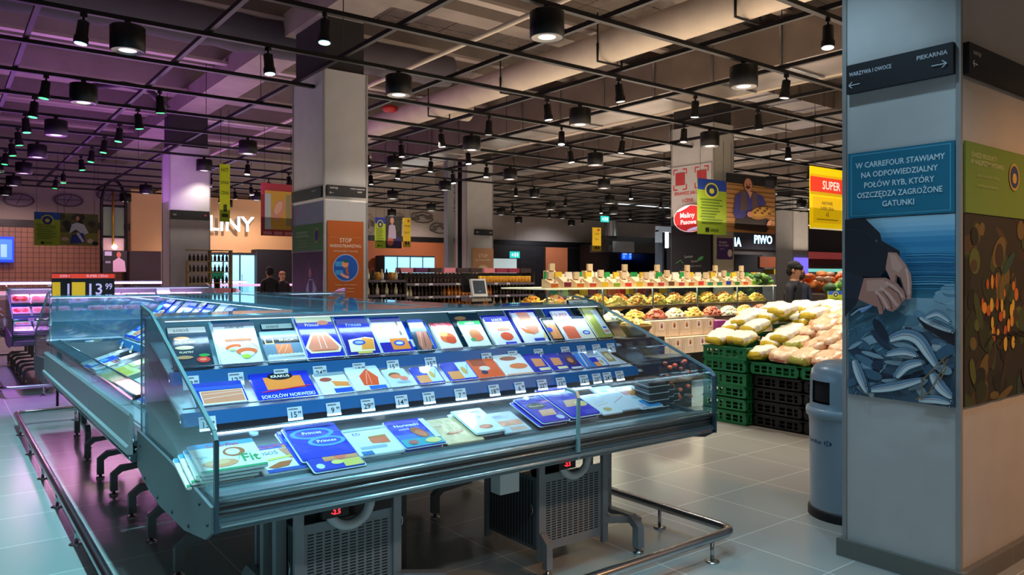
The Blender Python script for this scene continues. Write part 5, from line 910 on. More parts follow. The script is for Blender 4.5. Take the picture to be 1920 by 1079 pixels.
def dispenser(cx,cy,z,h,w,col,tall,label,grp):
    t=thing('wooden_dispenser',label,'wooden box',(cx,cy,z),0,grp)
    m=MB().prismX([(-.09,0),(.09,0),(.09,h),(.02,h),(-.09,h*.55)],-w/2,w/2,'#d9bd98')
    if tall: m.box(-.045,.045,-.02,.02,h,h+.10,'#dcc4a0')
    m.build('box_body',WOOD,t)
    MB().box(-w/2+.012,w/2-.012,-.095,-.088,h*.10,h*.52,col).build('front_pane',PRINT,t)
    q=MB(); art(q,[('r',0,0,1,1,'#e8dccc'),('r',.15,.4,.85,.5,'#8a7a6a'),('e',.5,.72,.25,.15,col)],.05,.05,Matrix.Translation((-.025,-.097,h*.5))@VM(),.001); q.build('card',PRINT,t)
    return t
dc=['#7a1c30','#c8641c','#b8401c','#7a9a1c','#d83a2c','#d8b020','#2c8a60','#2c40a0','#3a7a30','#8a2c30','#d8542c','#7ab020','#6a4028','#c03a3a','#2c7a5a','#d88020']
dn=['wine red','orange','rust','olive green','red','yellow','teal','blue','green','maroon','bright orange','lime','brown','crimson','sea green','amber']
for i in range(22):
    c=R.randrange(16) if i>7 else [1,0,1,2,5,3,4,5][i]
    dispenser(6.55+.235*i,7.72,1.416,.12+.03*(i%3==1),.15,dc[c],i%2==0,'wooden dispenser with %s front, %s from the left, snack bar front edge'%(dn[c],ORD[i]),'wooden dispensers on the snack bar')
for i in range(20):
    c=(i*5+6)%16
    dispenser(6.9+.245*i,8.1,1.416,.19+.05*(i%3==0),.16,dc[c],i%3==0,'wooden dispenser with %s front, %s from the left, snack bar back row'%(dn[c],ORD[i]),'rear wooden dispensers')
pc=[('green','#2c9a50'),('red','#d83a34'),('white','#e8e4dc'),('orange','#e8742c'),('blue','#2c58b0'),('yellow','#e0c040'),('teal','#2ca08c'),('pink','#e090a0')]
for i in range(26):
    nm,c=pc[(i*5+i//3)%8]; mb=MB().prismX([(-.03,0),(.03,0),(.012,.22),(-.012,.22)],-.06,.06,c); art(mb,[('r',.1,.45,.9,.75,'#f0ece4'),('e',.5,.3,.25,.1,pc[(i+3)%8][1])],.12,.2,Matrix.Translation((-.06,-.032,0))@VM(),.001)
    tag(mb.build('snack_pouch',FOIL,None,(6.7+.19*i,7.95,1.416),(0,0,R.uniform(-.2,.2))),'upright %s snack pouch, %s from the left, middle of the snack bar top'%(nm,ORD[i]),'snack pouch','snack pouches on the snack bar')
# stacked wooden crates with scoops at the front of the bar
for tier in range(2):
    for i in range(6):
        x=7.42+.265*i+.07*tier; z=.50+.235*tier; y=6.84+.12*tier
        t=thing('wooden_bin','pale wooden snack bin, %s from the left in the %s tier below the snack bar'%(ORD[i],('lower','upper')[tier]),'wooden bin',(x,y,z),0,'pale wooden snack bins')
        m=MB(); m.box(0,.255,0,.16,0,.225,'#d8c0a4'); 
        m.box(.126,.129,-.001,.0,0,.225,'#6a4c3c') if 0 else None
        m.build('bin_body',WOOD,t)
        q=MB(); art(q,[('e',.5,.15+.14*k,.5,.035,'#9a6a58') for k in range(6)],.012,.19,Matrix.Translation((.02,-.0005,.015))@VM(),.0005); q.build('perforated_line',PRINT,t)['kind']='stuff'
        q=MB(); art(q,[('r',0,0,1,1,'#ecdcc8'),('e',.5,.5,.26,.34,('#c8803c','#b87a8a','#c06a3c')[i%3]),('e',.5,.35,.18,.18,'#7a3a24')],.10,.11,Matrix.Translation((.11,-.001,.10))@VM(),.001); q.build('product_card',PRINT,t)
t=thing('wooden_bin','plum purple bin at the right end of the pale snack bins','wooden bin',(9.05,6.9,.62),0)
MB().box(0,.3,0,.3,0,.30,'#9a3a84').build('bin_body',PAINT,t)
mb=MB(); mb.lathe([(.12,0),(.2,.12),(.21,.15),(.19,.15)],'#8a6a30',20)
for k in range(60): a=R.uniform(0,6.28); q=R.random()**.5*.18; mb.ball(q*math.cos(a),q*math.sin(a),.16+.06*(1-q/.18),.025,.025,.02,R.choice(['#f0e0a0','#e8c880','#d8e0a0','#f0b050']),6,4)
tag(mb.build('nut_basket',PAINT,None,(7.15,6.72,.80)),'round wicker basket heaped with pale nuts left of the wooden bins','basket')
tag(MB().box(0,.7,0,.4,0,.80).build('basket_stand',M('dark_wood','#3a2a24',.6),None,(6.75,6.5,0)),'dark block stand carrying the nut basket','stand')
mb=MB().box(0,.55,0,.3,0,.62,'#2c2a30')
for k in range(30): mb.ball(R.uniform(.03,.5),-.02,R.uniform(.1,.58),.04,.03,.025,R.choice(['#d0583c','#3c4048','#8a4a3c','#4a4c54','#e07050']),6,4)
tag(mb.build('snack_rack',PAINT,None,(6.7,5.9,.0)),'dark rack of small orange snack bags right behind the front cooler end','rack')
# weighing scale on its post
t=thing('weighing_scale','self service weighing scale with a tilted dark screen on a dark post','scale',(5.75,8.3,0))
MB().box(-.06,.06,-.05,.05,0,1.28).build('post',DARK,t); MB().box(-.16,.16,-.12,.14,1.24,1.28).build('pan',STEEL,t)
m=Matrix.Translation((0,-.04,1.42))@Matrix.Rotation(-.25,4,'X'); MB().box(-.12,.12,-.02,.02,-.12,.12,None,m).build('screen_frame',WHITE,t)
q=MB(); art(q,[('r',0,0,1,1,'#2c3c4c'),('r',.4,.15,.6,.2,'#9ab0c0')],.19,.18,m@Matrix.Translation((-.095,-.022,-.085))@VM(),.001); q.build('screen',PAINT,t)
MB().box(-.17,-.02,.06,.12,1.36,1.62).build('back_display',DARK,t)
# ---------------------------------------------------------------- bottle gondola and shelving
def gondola(name,label,x,y,w,lv,h,mat=None,d=.42):
    t=thing(name,label,'shelf unit',(x,y,0))
    MB().box(0,w,d-.02,d,0,h).build('back_panel',DARK,t)
    for k in (0,1): MB().box(k*w-.02,k*w+.02,0,d,0,h).build('side_panel',M('dark_side','#231f1e',.5),t)
    for z in lv:
        o=MB().box(0,w,0,d,z-.02,z).build('shelf',M('shelf_dark','#3a3638',.5),t)
        m=MB().box(0,w,-.012,0,z-.035,z+.01,'#6a6270')
        for i in range(int(w/.3)):
            if (i*7)%3: art(m,[('r',0,0,1,1,'#d8d4e0')],.08,.035,Matrix.Translation((.08+.3*i,-.013,z-.03))@VM(),.001)
        m.build('price_strip',PAINT,o)
    return t
def bottle(col,cap,lab,h,r_):
    return MB().lathe([(r_*.9,0),(r_,.01),(r_,h*.55),(r_*.45,h*.75),(r_*.38,h*.94)],col,10).lathe([(r_*.42,h*.92),(r_*.42,h)],cap,8).lathe([(r_*1.02,h*.15),(r_*1.02,h*.45)],lab,10,cap=False).mesh('bottle',GLOSSP)
bt={'dark':bottle('#1a1210','#c8c0b0','#3a2c28',.2,.032),'orange':bottle('#b8641c','#e0d8c8','#d89040',.2,.033),'pale':bottle('#d8c8a0','#e8e0d0','#f0e8d8',.19,.033),'jar':MB().lathe([(.04,0),(.045,.01),(.045,.11),(.038,.12)],'#c88a30',12).lathe([(.042,.12),(.042,.14)],'#e8c83c',12).mesh('jar',GLOSSP),'wine':bottle('#14201a','#6a1c24','#d8d0c0',.26,.035)}
gondola('bottle_shelf','dark shelf unit of small bottles behind the cooler island',6.55,12.0,3.2,(.95,1.19,1.43),1.63)
for s,z in enumerate((.95,1.19,1.43)):
    for i in range(38):
        k=('pale' if i<4 else 'dark' if i<12 else 'orange' if i<26 else 'dark') if s<2 else ('dark' if i<22 else 'jar')
        if s==0 and i>24: k='dark' if i%2 else 'pale'
        o=bpy.data.objects.new('bottle',bt[k]); COL.objects.link(o); o.location=(6.63+.082*i,12.05+R.uniform(0,.02),z)
        tag(o,'small %s bottle, %s from left, %s shelf of the dark unit'%({'dark':'dark','orange':'amber','pale':'cream','jar':'yellow lidded'}[k],ORD[i],('lowest','middle','top')[s]),'bottle','bottles on the dark shelf unit')
MB_=MB()
gondola('wine_shelf','brown shelf unit with jars left of the bottle shelf, by the orange poster pillar',5.55,11.4,.85,(.75,1.0,1.25,1.5),1.62)
for s,z in enumerate((1.0,1.25,1.5)):
    for i in range(9):
        k=('pale','dark','jar')[(i+s)%3] if s==2 else 'pale' if i%2 else 'dark'
        o=bpy.data.objects.new('bottle',bt[k]); COL.objects.link(o); o.location=(5.63+.088*i,11.46,z)
        tag(o,'small bottle, %s from left, %s shelf of the brown jar unit'%(ORD[i],ORD[s]),'bottle','bottles on the brown shelf unit')
gondola('lit_shelf_unit','shelf unit with a bright white lit edge right of the bottle shelf',9.9,11.6,4.6,(.9,1.15),1.2)
t=thing('lit_display_table','narrow display table with a bright white lit edge behind the weighing scale','table',(9.3,10.6,0)); MB().box(0,3.3,0,.06,1.40,1.43).build('lit_edge_strip',M('lit_shelf_edge','#f4f4ec',.5,0,2.2),t); MB().box(0,3.3,.06,.4,1.38,1.42).build('table_top',WHITE,t)
for k in range(4): MB().box(.1+1.02*k,.14+1.02*k,.15,.19,0,1.38).build('leg',GREY,t)
for i in range(12):
    c=R.choice(dc); tag(MB().box(0,.18,0,.1,0,R.uniform(.10,.2),c).build('snack_carton',PAINT,None,(9.35+.265*i,10.72,1.42)),'bright snack carton, %s from the left on the white lit edge table'%ORD[i],'carton','cartons on the lit edge table')
for i in range(14):
    c=R.choice(dc); o=MB().box(0,.16,0,.1,0,R.uniform(.12,.2),c).build('snack_carton',PAINT,None,(9.98+.28*i,11.7,1.15)); tag(o,'small carton, %s from the left on the lit shelf unit'%ORD[i],'carton','cartons on the lit shelf unit')
for i in range(10):
    c=R.choice(['#8a2c4a','#5a2c5a','#c87a8a','#3a2c30']); tag(MB().box(0,.26,0,.2,0,.09,c).build('carton_tray',PAINT,None,(6.7+.31*i,12.1,1.635)),'low carton tray, %s from the left on top of the bottle shelf unit'%ORD[i],'carton','carton trays on the bottle shelf')
# small dark rack in front of the far pillar
t=thing('jar_rack','small wood sided rack of dark jars in front of the direction band pillar','rack',(4.2,16.8,1.15))
for x in (0,.46,.9): MB().box(x,x+.03,0,.2,0,.98-(.25 if x==0 else 0)).build('side_panel',M('rack_wood','#a8925c',.6),t)
for k in range(5): MB().box(0,.93,0,.2,.02+.235*k,.04+.235*k).build('shelf',M('rack_wood','#a8925c',.6),t)
for k in range(4):
    for i in range(10):
        o=bpy.data.objects.new('jar',bt['dark']); COL.objects.link(o); o.location=(4.26+.083*i+(.02 if i>4 else 0),16.88,1.15+.04+.235*k); o.scale=(.9,.9,.8); tag(o,'dark jar, %s from left, %s shelf of the wood sided rack'%(ORD[i],ORD[k]),'jar','jars in the wood sided rack')
# ---------------------------------------------------------------- price board behind the island
def priceboard(u0,u1,y,txt,lab):
    a=atY(u0,548,y); b_=atY(u1,548,y); w=b_.x-a.x
    return board('price_board',lab,'sign',(a.x,y,1.32),0,w,.30,[('r',0,.78,1,.96,'#e8402c'),('t','SUPER CENA',.6,.87,.10,'#f4b8c8',.6),('r',.02,.06,.32,.62,'#d8a820')]+txt,'#0c0a10',.03,mat=M('price_print',None,.5,0,.5))
priceboard(97,147,10.6,[('t','1',.62,.34,.45,'#c8b0e8',.2)],'black price board with one digit, partly hidden behind the wider one')
priceboard(133,215,10.4,[('t','13',.56,.34,.45,'#d0bcee',.3),('t','99',.86,.44,.25,'#d0bcee',.16)],'wide black price board reading 13 99 with a yellow tag behind the coolers')
tag(MB().tube([(1.15,10.6,.0),(1.15,10.6,1.35)],.015,n=6).build('board_post',BLACK),'thin post holding the black price boards','post')
# ---------------------------------------------------------------- far left meat counter
PK_=M('pink_tube','#ffb8e8',.5,0,6)
t=thing('meat_counter','long pink lit meat counter along the far left wall','counter',(-4,23,0))
MB().box(0,11.5,0,1.2,0,.95).build('counter_body',M('counter_body','#8a7a84',.4,.3),t)
MB().box(0,11.5,.0,.9,.95,1.0).build('display_bed',M('display_bed','#c8a8b8',.5),t)
MB().box(0,11.5,-.02,.0,1.0,1.32).build('counter_glass',GLASS,t)
MB().box(0,11.5,.2,.8,1.38,1.42).build('glass_top',GTOP,t)
MB().box(0,11.5,.18,.26,1.34,1.39).build('tube_light',PK_,t)
for i in range(7): MB().box(1.6*i+.3,1.6*i+.34,.2,.26,1.0,1.4).build('glass_post',STEEL,t)
for i in range(34):
    o=bpy.data.objects.new('meat_tray',pmesh('meat' if i%3 else 'meatp')); COL.objects.link(o); o.location=(-3.7+.33*i,23.25,1.03); o.rotation_euler=(.5,0,0); o.scale=(1.3,1.3,1.3); tag(o,'tray of %s, %s from the left in the far pink lit meat counter'%('red meat' if i%3 else 'pale meat',ORD[i]),'meat tray','meat trays in the far counter')
tag(MB().box(atY(243,0,24.9).x,atY(302,0,24.9).x,24.9,25.9,0,2.3).build('dark_cabinet',M('dark_purple_cabinet','#2c1c26',.5)),'dark wall cabinet below the left cream fascia','cabinet')
# arch window feature and portrait sign on the left
a=atY(190,540,24.5).x; b_=atY(236,540,24.5).x; t=thing('arched_frame','dark arched metal frame with green glass left of the cream fascia','frame',(a,24.5,0)); w=b_-a
MB().tube([(0,0,0),(0,0,3.6)]+[(w/2-w/2*math.cos(PI*k/10),0,3.6+.75*math.sin(PI*k/10)) for k in range(1,10)]+[(w,0,3.6),(w,0,0)],.05,n=4).tube([(0,0,2.7),(w,0,2.7)],.04,n=4).tube([(0,0,3.6),(w,0,3.6)],.04,n=4).build('frame',BLACK,t)
MB().box(.05,w-.05,.02,.04,2.72,3.58).build('green_glass',M('dull_green_glass','#5f7a64',.4),t); MB().box(.05,w-.05,.02,.04,2.0,2.68).build('pink_panel',M('pink_panel','#b8949a',.5,0,.2),t)
MB().tube([(w*.45,-.1,2.35),(w*.45,-.1,4.0)],.03,n=6).build('brass_rod',M('brass','#a8802c',.4,.6),t)
MB().ball(w*.5,-.12,2.4,.07,.07,.07).build('globe_bulb',M('bulb','#fff0e0',.5,0,8),t)
boardP('portrait_poster','dark poster of a woman in pink beside the arched frame',194,470,238,510,24.3,[('r',.05,.75,.35,.95,'#c0b0d8'),('r',.08,.4,.3,.5,'#8a80a0'),('e',.65,.8,.1,.14,'#c06050'),('p',[(.4,.0),(.4,.5),(.65,.68),(.9,.5),(.95,.0)],'#d0a0c0')],'#1c1420')
t=board('wall_screen','blue glowing wall screen at the far left edge','screen',(atY(-40,490,26.2).x,26.2,atY(0,492,26.2).z),0,atY(26,0,26.2).x-atY(-40,0,26.2).x,.74,[('r',.5,.1,.95,.9,'#3a6af0'),('r',.62,.2,.8,.7,'#7aa0ff'),('e',.5,.6,.08,.2,'#101a50')],'#1438d8',.06,mat=GLOW)
for (u,v) in ((5,390),(100,390),(180,380)):
    p=atY(u,v,26.45); mb=MB(); art(mb,[('e',.5,.5,.5,.4,'#4a3c48'),('e',.5,.5,.42,.32,'#85757f'),('l',[(.1,.5),(.9,.55)],.03,'#4a3c48'),('l',[(.4,.2),(.6,.8)],.03,'#4a3c48')],.8,.5,VM(),.002); tag(mb.build('wall_sketch',PAINT,None,(p.x,26.44,p.z)),'faint drawn %s sketch on the wall %s'%(('round','oval','vegetable')[(u>50)+(u>150)],('at the far left edge','above the lime board','left of the arched frame')[(u>50)+(u>150)]),'wall drawing')
# ---------------------------------------------------------------- glowing letters
def letters(s,label,loc,rz,h,col='#eef8ff',halo='#1c8fb8',font_w=None,mat=None):
    vs,fs,w,hh=textpoly(s); k=h/hh; mb=MB()
    m=VM(); back=MB()
    mb.add([(x*k,y*k,.05) for x,y in vs],fs,col,m)
    o=mb.build('letter_faces',mat or GLOWS,None,loc,(0,0,rz)); o.name='lit_lettering'
    cu=MB(); cu.add([(x*k*1.0,y*k*1.0,.0) for x,y in vs],fs,halo,m); 
    # letter returns
    from collections import Counter
    ec=Counter()
    for f in fs:
        for a,b_ in zip(f,f[1:]+f[:1]): ec[tuple(sorted((a,b_)))]+=1
    for (a,b_),c in ec.items():
        if c==1:
            p,q=vs[a],vs[b_]; cu.add([(p[0]*k,p[1]*k,0),(q[0]*k,q[1]*k,0),(q[0]*k,q[1]*k,.049),(p[0]*k,p[1]*k,.049)],[(0,1,2,3)],halo,m)
    cu.build('letter_returns',M('letter_side',None,.4,0,1.0),o)
    return tag(o,label,'sign')
p=atY(415,419,25.9); letters('ĘDLINY','large glowing white letters on the cream fascia above the cold cuts counter',(atY(476,419,25.9).x-textpoly('ĘDLINY')[2]*.68/textpoly('ĘDLINY')[3]/2,25.9,p.z-.06),0,.68)
p=atY(1415,449,24); letters('PIWO','small glowing white beer lettering right of the hanging man photo',(atY(1430,449,24).x,24,p.z),0,.46)
p=atY(1385,449,23); letters('CHEMIA','small glowing letters partly hidden behind the hanging photo',(atY(1362,449,25).x,25,p.z),0,.5)
# ---------------------------------------------------------------- glass door fridges on the back wall
def fridge(u0,u1,v0,v1,nd,label,y=25.6,col='#8fd0f4',em=1.3):
    a=atY(u0,v0,y); b_=atY(u1,v1,y); t=thing('glass_door_fridge',label,'fridge',(a.x,y,0)); w=b_.x-a.x; z1=a.z
    MB().box(0,w,.0,.7,0,z1+.06).build('cabinet',M('fridge_body','#20303c',.5),t)
    for i in range(nd):
        o=MB().box(i*w/nd+.03,(i+1)*w/nd-.03,-.03,-.005,.15,z1,col).build('glass_door',M('fridge_glow_%d'%nd,col,.3,0,em),t)
        MB().tube([(i*w/nd+.06,-.06,.8),(i*w/nd+.06,-.06,1.6)],.012,n=6).build('handle',STEEL,o)
    return t
fridge(386,480,478,530,3,'wall of bright bluish glass door fridges behind the cold cuts counter')
fridge(720,815,482,530,4,'row of four bright bluish glass door fridges on the orange wall')
fridge(921,969,485,530,1,'single pale glass fridge on the black tiled wall',col='#b8c8c8',em=.7)
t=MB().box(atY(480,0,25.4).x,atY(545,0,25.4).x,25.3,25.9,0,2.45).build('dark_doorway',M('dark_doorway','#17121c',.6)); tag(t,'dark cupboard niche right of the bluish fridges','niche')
for (u,v,i) in ((965,478,0),(1134,411,1)):
    p=atY(u,v,22); t=board('exit_sign',('small green exit sign hanging before the black tiled wall','small green exit sign hanging left of the kitchen hoods')[i],'sign',(p.x-.2,22,p.z-.12),0,.44,.24,[('r',.45,.2,.55,.8,'#e8fff8'),('p',[(.1,.5),(.3,.75),(.3,.25)],'#e8fff8'),('e',.75,.5,.08,.3,'#e8fff8')],'#20a8a0',.04,mat=GLOW,wires=(.5,))
# wall sketches in the middle
for i,(u,v,w,h) in enumerate(((748,410,.7,.6),(793,408,1.3,.6),(825,428,1.2,.6),(695,420,.5,1.0))):
    p=atY(u,v,26.4); mb=MB(); ops=[('l',[(.5+.45*math.cos(k/12*2*PI)*R.uniform(.7,1),.5+.4*math.sin(k/12*2*PI)*R.uniform(.7,1)) for k in range(13)],.03,'#3a3434'),('l',[(.1,.3),(.5,.7),(.9,.4)],.025,'#3a3434'),('l',[(.2,.6),(.8,.6)],.02,'#4a4444'),('e',.3,.4,.1,.12,'#5a504e'),('e',.7,.5,.12,.12,'#5a504e')]
    art(mb,ops,w,h,VM(),.002); tag(mb.build('wall_sketch',PAINT,None,(p.x-w/2,26.43,p.z-h/2)),'dark line drawing on the pale wall, %s of four'%('second from left','third from left','rightmost','leftmost')[i],'wall drawing')
# kitchen area right of the tiled wall
t=thing('kitchen_hood','wide steel extraction hood with a tall shiny flue','hood',(atY(1150,0,24).x,24,2.6))
MB().prismX([(0,0),(1.2,0),(1.2,.3),(.8,.75),(.3,.75),(0,.3)],-.3,3.2).build('hood_body',M('dull_steel','#5a5654',.4,.6),t); MB().lathe([(.32,.75),(.32,1.45)],n=16,mat=Matrix.Translation((.35,.5,0))).build('flue',STEEL,t)
MB().box(-.1,1.3,-.05,.0,.0,.5).build('shiny_panel',STEEL,t); MB().box(-.25,-.15,.1,1.95,-2.6,.4).build('side_support',BLACK,t); MB().box(3.1,3.2,.1,1.95,-2.6,.1).build('side_support',BLACK,t)
a=atY(1100,0,26).x; b_=atY(1260,0,26).x
for k in range(3):
    board('menu_screen','%s of three small blue menu screens under the kitchen hood'%('leftmost','middle','rightmost')[k],'screen',(atY(1167+12*k,0,25.84).x,25.84,atY(1180,487,25.84).z),0,.36,.42,[('r',.1,.6,.9,.85,'#a0c8ff'),('r',.1,.15,.5,.5,'#4a8aff')],'#1c50f0',.05,mat=GLOW)
tag(MB().box(a,b_,25.9,26.3,0,3.0).build('kitchen_back_panel',M('kitchen_dark','#2a2628',.5)),'dark kitchen back panel behind the menu screens','wall panel')
p=atY(1235,0,16); t=thing('blue_post','tall pale blue steel post with a short top arm before the kitchen','post',(p.x,16,0)); MB().box(-.08,.08,-.08,.08,0,3.0).build('upright',M('blue_post_paint','#7d92ad',.4,.2),t); MB().box(-.08,1.1,-.07,.07,2.95,3.12).build('arm',M('blue_post_paint','#7d92ad',.4,.2),t)
p=atY(1252,0,22); t=thing('vertical_tube_lamp','bright vertical tube lamp left of the red oval sign','lamp',(p.x,22,0)); MB().box(-.06,.06,0,.1,atY(1252,465,22).z,atY(1252,426,22).z).build('tube',M('tube_white','#dff4ff',.5,0,5),t); MB().box(-.05,.05,.1,.18,0,3.1).build('mounting_post',BLACK,t)
for k,(u0,v0,u1,v1,y) in enumerate(((1182,394,1262,382,24),(1452,372,1520,366,20),(1490,400,1590,392,19),(1490,425,1560,423,24))):
    p=atY((u0+u1)/2,(v0+v1)/2,y); t=thing('linear_lamp','%s of the long linear tube lamps under the right hand ceiling'%('left','upper','middle','lower')[k],'lamp',(p.x,y,p.z)); MB().box(-2.2,2.2,-.06,.06,.02,.08).build('housing',WHITE,t); MB().tube([(-1.5,0,.08),(-1.5,0,4.25-p.z)],.01,n=4).tube([(1.5,0,.08),(1.5,0,4.25-p.z)],.01,n=4).build('hanging_wires',BLACK,t); MB().box(-2.2,2.2,-.04,.04,0,.02).build('tube',M('tube_soft','#d8ecf4',.5,0,2.5),t)
# right distance: red shelving with drinks
t=thing('drinks_wall_unit','long coral topped chilled drinks unit in the far right background','shelf unit',(atY(1378,0,25).x,25,0)); w=atY(1640,0,25).x-atY(1378,0,25).x
x0=atY(1490,0,25).x-atY(1378,0,25).x
MB().box(x0,w,0,.8,0,3.0).build('back_body',M('coral_dark','#6a3438',.6),t); MB().box(x0,w,-.3,.0,2.55,2.95).build('coral_canopy',M('coral','#c8504c',.5,0,.25),t)
MB().box(x0,w,-.05,0,1.75,1.95).build('teal_light_band',M('teal_band','#7ad0c0',.5,0,1.0),t); MB().box(x0,w,-.06,0,1.2,1.7).build('shelf_goods_band',M('goods_band','#c8b09a',.6,noise=.5,bscale=30),t)
MB().box(0,x0-3.2,0,.5,.0,2.7).build('rack_body',M('rack_dark','#2c2420',.6),t); MB().box(x0-3.6,x0-1.2,-.1,.4,2.0,2.6).build('orange_boxes',M('orange_boxes','#a8542c',.6),t); MB().box(x0-2.4,x0-1.4,-.2,.4,1.6,1.9).build('yellow_box',M('yellow_box','#c8a81c',.6),t)
tag(MB().box(30,50,26.0,26.3,3.05,5.44).build('grey_bulkhead',M('grey_bulkhead','#6a666e',.7)),'plain grey upper wall above the coral drinks unit','wall panel')
tag(MB().box(0,1.0,0,.05,0,.8).build('violet_screen',M('violet_screen','#7a6ae8',.5,0,1.2),None,(28.15,17.55,1.5)),'glowing violet panel on the farthest pillar','screen')
# produce displays behind the person
SFT=M('leaf_paint',None,.6,bump=.4,bscale=40)
def heap(name,label,x,y,z,w,d,h,cols,n_=70,s=.06,kind='stuff'):
    mb=MB()
    for k in range(n_): mb.ball(R.uniform(-w/2,w/2),R.uniform(-d/2,d/2),h*R.uniform(.2,1),s*R.uniform(.8,1.3),s*R.uniform(.8,1.3),s*R.uniform(.6,1.1),R.choice(cols),6,4,jit=.12)
    return tag(mb.build(name,SFT,None,(x,y,z)),label,'produce',kind=kind)
tag(MB().box(10.3,13.5,3.6,6.7,0,.95).build('produce_table',M('produce_table','#4a3c34',.6)),'wooden produce table behind the heaped bags','table')
GR=['#3f7a2c','#2c5a24','#5a8f30','#1f4420','#6a9a3c']; OG=['#e8782c','#f09040','#d8602c']
heap('leaf_greens','dark leafy greens heap right of the person in black',11.0,5.5,.95,1.2,.8,.42,['#1f3420','#182818','#2c4428','#3a5a30'],120,.07)
heap('leaf_greens','bright green herbs on the right end of the snack bar top',11.25,7.75,1.42,.5,.3,.15,GR,80,.06)
heap('leaf_greens','green vegetable heap behind the dark greens',12.2,6.1,1.0,1.8,.9,.5,GR,120,.09)
heap('orange_heap','heap of oranges behind the green vegetables',14.8,7.3,1.2,1.9,.7,.45,OG,100,.07)
heap('orange_heap','heap of oranges and yellow fruit beside the lime price board',10.85,4.4,.95,1.0,.6,.25,OG+['#e8c04c'],70,.06)
heap('orange_heap','pale peach fruit heap on the far right table',12.6,4.9,.97,1.2,.5,.3,['#e8b89a','#e89a6a','#d8a080'],70,.06)
tag(MB().box(13.7,16.4,7.0,8.8,0,1.2).build('fruit_table',M('produce_table','#4a3c34',.6)),'high table carrying the citrus row before the coral drinks unit','table')
heap('citrus_crates','row of orange fruit crates below the coral drinks unit',15,8.3,1.2,2.6,.8,.4,OG+['#c8a080'],110,.09)
